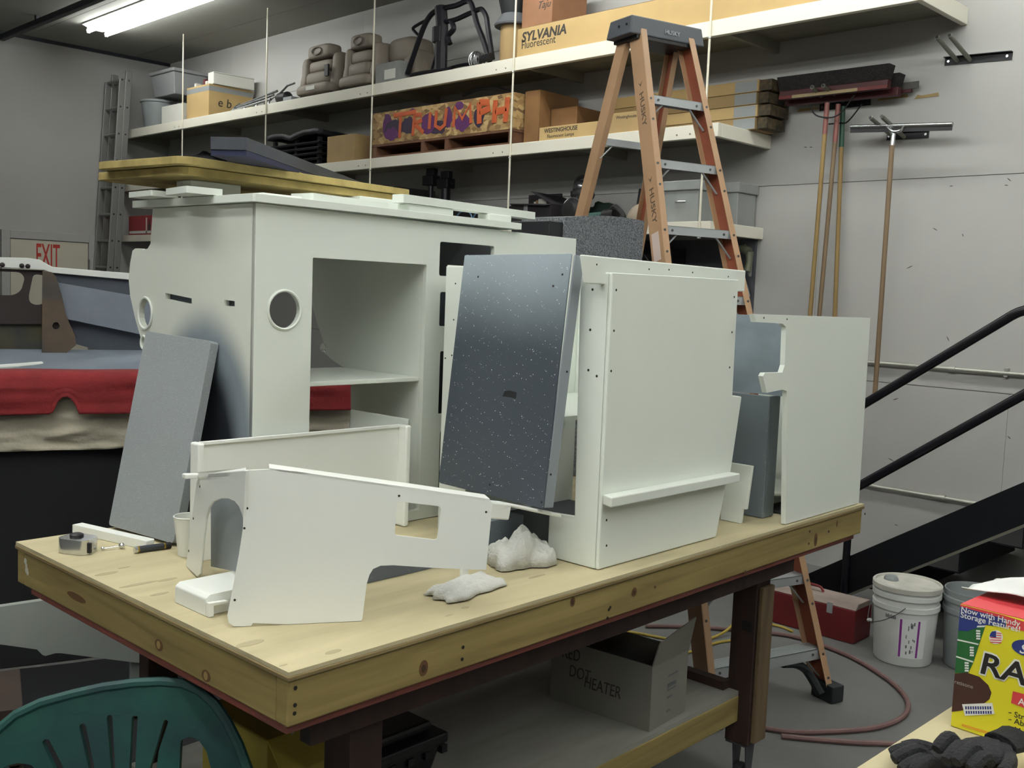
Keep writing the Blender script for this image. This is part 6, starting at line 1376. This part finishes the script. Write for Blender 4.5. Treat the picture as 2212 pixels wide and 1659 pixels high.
# ================================================================ second plywood table with the rag box
R2Z=.9
t2_=thing('rag_table','plain plywood table carrying the yellow rag box and black gloves','table',(2.1,.25,0))
MB().box((1.22,-.25,R2Z-.018),(3.05,.742,R2Z)).build('table_top',PLY,t2_,bev=.002)
for x in (1.27,2.95):
    for y in (-.2,.65): MB().box((x,y,.001),(x+.05,y+.05,R2Z-.0185)).build('leg',PINE,t2_)
for y in (-.19,.67): MB().box((1.325,y,R2Z-.11),(2.945,y+.02,R2Z-.019)).build('apron',PINE,t2_)
k0=az(2053,1568,R2Z+.001); k1=az(2212,1621,R2Z+.001); ku=(k1-k0); ku.z=0; ku.normalize(); kn=Vector((ku.y,-ku.x,0)); kn=kn if kn.dot(CAM-k0)>0 else -kn
RB=frame(k0,ku,Vector((0,0,1)))
kt=pix2d(RB,[(2074,1305)])[0]; KH=kt[1]; KW=.33; KD=.20
rg=thing('rag_box','yellow and green printed box of rags with white cloth pulled from its top','box',k0+ku*KW/2-kn*KD/2)
YEL2=mat('box_yellow','#c9c01f',.5); RDB=mat('box_red','#c23a40',.5); BLU2=mat('box_blue','#23306f',.5); GRB2=mat('box_green','#1f5a2c',.5); WPR=mat('print_white','#d8d8d4',.5); BRN=mat('disc_brown','#3b211a',.5); ORP=mat('print_orange','#c9901f',.5); KPR=mat('print_dark','#1d1a18',.5)
MB(RB).box((0,0,-KD),(KW,KH,0)).build('box_body',YEL2,rg,bev=.0015)
MB(RB).box((.001,KH+.0003,-KD+.001),(KW-.001,KH+.0012,-.001)).build('top_panel',RDB,rg)
MB(RB).face([(.06,KH+.001,-KD*.75),(.2,KH+.001,-KD*.75),(.2,KH+.03,-KD*.8),(.06,KH+.03,-KD*.8)]).build('torn_flap',RDB,rg,solid=.002)
def zp(pts): return [(1850+x/3.613,1200+y/3.613) for x,y in pts]
def decal(nm,pts,mm,lv,par=rg,clip=True):
    p=[(max(.0005,min(KW-.0005,a)),max(.0005,min(KH-.0005,b))) for a,b in pix2d(RB,zp(pts))]
    return MB(RB).prism(p,.0002,M=Matrix.Translation((0,0,.0002*lv+.0001))).build(nm,mm,par)
decal('red_band',[(812,378),(1140,432),(1400,545),(1500,640),(1500,700),(1308,590),(1175,560),(1172,497),(812,398)],RDB,1)
bbn=decal('blue_band',[(812,398),(1172,497),(1166,558),(1010,542),(990,556),(905,575),(870,590),(795,585)],BLU2,2)
gb=decal('green_panel',[(798,560),(905,570),(1008,548),(960,690),(915,830),(875,915),(760,915)],GRB2,1)
for pts in ([(783,650),(955,688),(952,698),(782,660)],[(772,780),(915,825),(912,836),(771,790)],[(945,548),(1008,545),(1003,558),(940,560)]): decal('white_line',pts,WPR,3,gb)
for (x,y) in ((955,620),(905,750),(865,870)):
    for k in range(4): decal('printed_letter',[(x-18+k*1,y-40+k*20),(x+14,y-37+k*20),(x+12,y-24+k*20),(x-20,y-27+k*20)],WPR,4,gb)
bd=decal('brown_disc',[(752,916),(860,912),(960,945),(1030,1010),(1055,1070),(1040,1120),(985,1165),(900,1195),(800,1212),(742,1218)],BRN,2)
sgn_=decal('small_sign',[(826,1160),(1062,1150),(1080,1236),(848,1250)],WPR,3)
for k in range(11):
    x=850+k*19; decal('printed_letter',[(x,1176),(x+12,1175),(x+14,1200),(x+2,1201)],BLU2,4,sgn_); decal('printed_letter',[(x+4,1212),(x+16,1211),(x+18,1234),(x+6,1235)],BLU2,4,sgn_)
fl2=decal('flag_roundel',[(1090+54*math.cos(k*.314),637+54*math.sin(k*.314)) for k in range(20)],WPR,2)
decal('flag_canton',[(1045,610),(1060,592),(1092,588),(1092,640),(1040,632)],BLU2,3,fl2)
for k in range(5): decal('flag_stripe',[(1095 if k<2 else 1045,600+k*18),(1132,604+k*18),(1134,611+k*18),(1095 if k<2 else 1046,607+k*18)],RDB,3,fl2)
ov=decal('blue_oval',[(1325+112*math.cos(k*.2618),722+62*math.sin(k*.2618)+ .18*112*math.cos(k*.2618)) for k in range(24)],BLU2,3)
def dtext(s,size_px,x,y,mm,lv,par,fat=0,shear=0,sx=1):
    q=pix2d(RB,zp([(x,y),(x,y-size_px)])); h=abs(q[1][1]-q[0][1]); return text('box_lettering',s,h/.70,RB@Matrix.Translation((q[0][0],q[0][1],.0002*lv)),mm,par,fat=fat,shear=shear,sx=sx,ext=.0001)
dtext('S',75,1268,755,WPR,5,ov,shear=.3,fat=.01)
dtext('RAGS',175,950,912,WPR,4,rg,fat=.05,shear=.12,sx=1.08); dtext('RAGS',165,953,908,KPR,6,rg,fat=.018,shear=.12,sx=1.15)
dtext('Now with Handy',44,815,438,WPR,5,bbn,fat=.01,sx=1.0); dtext('Storage Features!',44,812,480,WPR,5,bbn,fat=.01,sx=1.0)
dtext('retisone',30,765,995,mat('print_grey','#8d8a84',.6),4,bd)
rl_=decal('red_label',[(1222,1058),(1420,1110),(1420,1230),(1208,1150)],RDB,2); dtext('A',52,1262,1158,WPR,4,rl_,fat=.01)
for s,y in (('Stron',1258),('Absor',1310),('Multi-',1375)): dtext(s,44,1230,y,KPR,3,rg,fat=.008); 
for y in (1222,1276,1332): decal('bullet_dash',[(1188,y),(1212,y+3),(1212,y+9),(1188,y+6)],KPR,3)
decal('orange_strip',[(825,1312),(1320,1462),(1500,1515),(1500,1540),(1320,1486),(822,1330)],ORP,2)
# cloth from the top, gloves
ptz=k0.z+KH
def cl_(s,t):
    k_=min(1,max(0,(s-.42)/.25)); x=.0+.34*s; d=-.19+(.115+.14*k_*k_*(3-2*k_))*t; zz=KH+.012+.035*math.sin(math.pi*min(1,s*1.2))*math.sin(math.pi*min(1,t*.9))+.012*noise.noise(Vector((s*4,t*4,3)))
    lim=.05+.9*max(0,s-.35)
    if d>0: zz-= max(0,d-.014)*2.4*(1 if s>.55 else .06); d=d if d<.014 else .014+(d-.014)*.2
    return (x-.03*t,zz,d)
tag(MB(RB).grid(cl_,24,20).build('pulled_cloth',mat('cloth_white','#d9d9d6',.9),None,smooth=True,ang=80,solid=.002),'white paper cloth pulled out over the top of the yellow rag box','cloth')
GLV=mat('glove_black','#1c1c20',.85,var=.25,vs=30,bump=.5,bs=200)
def glove(lab,px,ang,flip,sc=1,dz=.003):
    c=az(px[0],px[1],R2Z); Mg_=Matrix.Translation((c.x,c.y,R2Z+dz))@Matrix.Rotation(ang,4,'Z'); t=thing('work_glove',lab,'glove',c,'black work gloves')
    b=MB(Mg_); b.ball((0,0,.017*sc),(.055*sc,.045*sc,.016*sc),seg=18,rings=10,noisy=.25,ns=2.5); b.build('palm',GLV,t,smooth=True)
    for k in range(4):
        y=(-.034+.022*k)*sc; L_=(.06+.012*(1.5-abs(k-1.5)))*sc; z0=.014+.006*((k+flip)%2)
        MB(Mg_).tube(spline([(.035*sc,y,.016),(.06*sc,y*1.1,z0+.014),(.035*sc+L_,y*1.3+.01*math.sin(k+flip),z0)],4),[.0125*sc]*8+[.010*sc],8).build('finger',GLV,t,smooth=True)
    MB(Mg_).tube(spline([(-.01*sc,.04*sc*(1 if flip else -1),.016),(.03*sc,.065*sc*(1 if flip else -1),.02),(.055*sc,.07*sc*(1 if flip else -1),.014)],4),.013*sc,8).build('thumb',GLV,t,smooth=True)
    MB(Mg_).lathe([(.034*sc,0),(.036*sc,.03*sc),(.04*sc,.05*sc),(.036*sc,.05*sc),(.03*sc,0)],14,M=Matrix.Translation((-.04*sc,0,.020))@Matrix.Rotation(-math.pi/2,4,'Y'),sx=.5).build('cuff',GLV,t,smooth=True)
glove('black work glove lying flat on the plywood table under the other glove',(2050,1672),math.radians(140),0,.9)
glove('black work glove lying on top of the other glove',(2125,1690),math.radians(165),1,.9,.04)
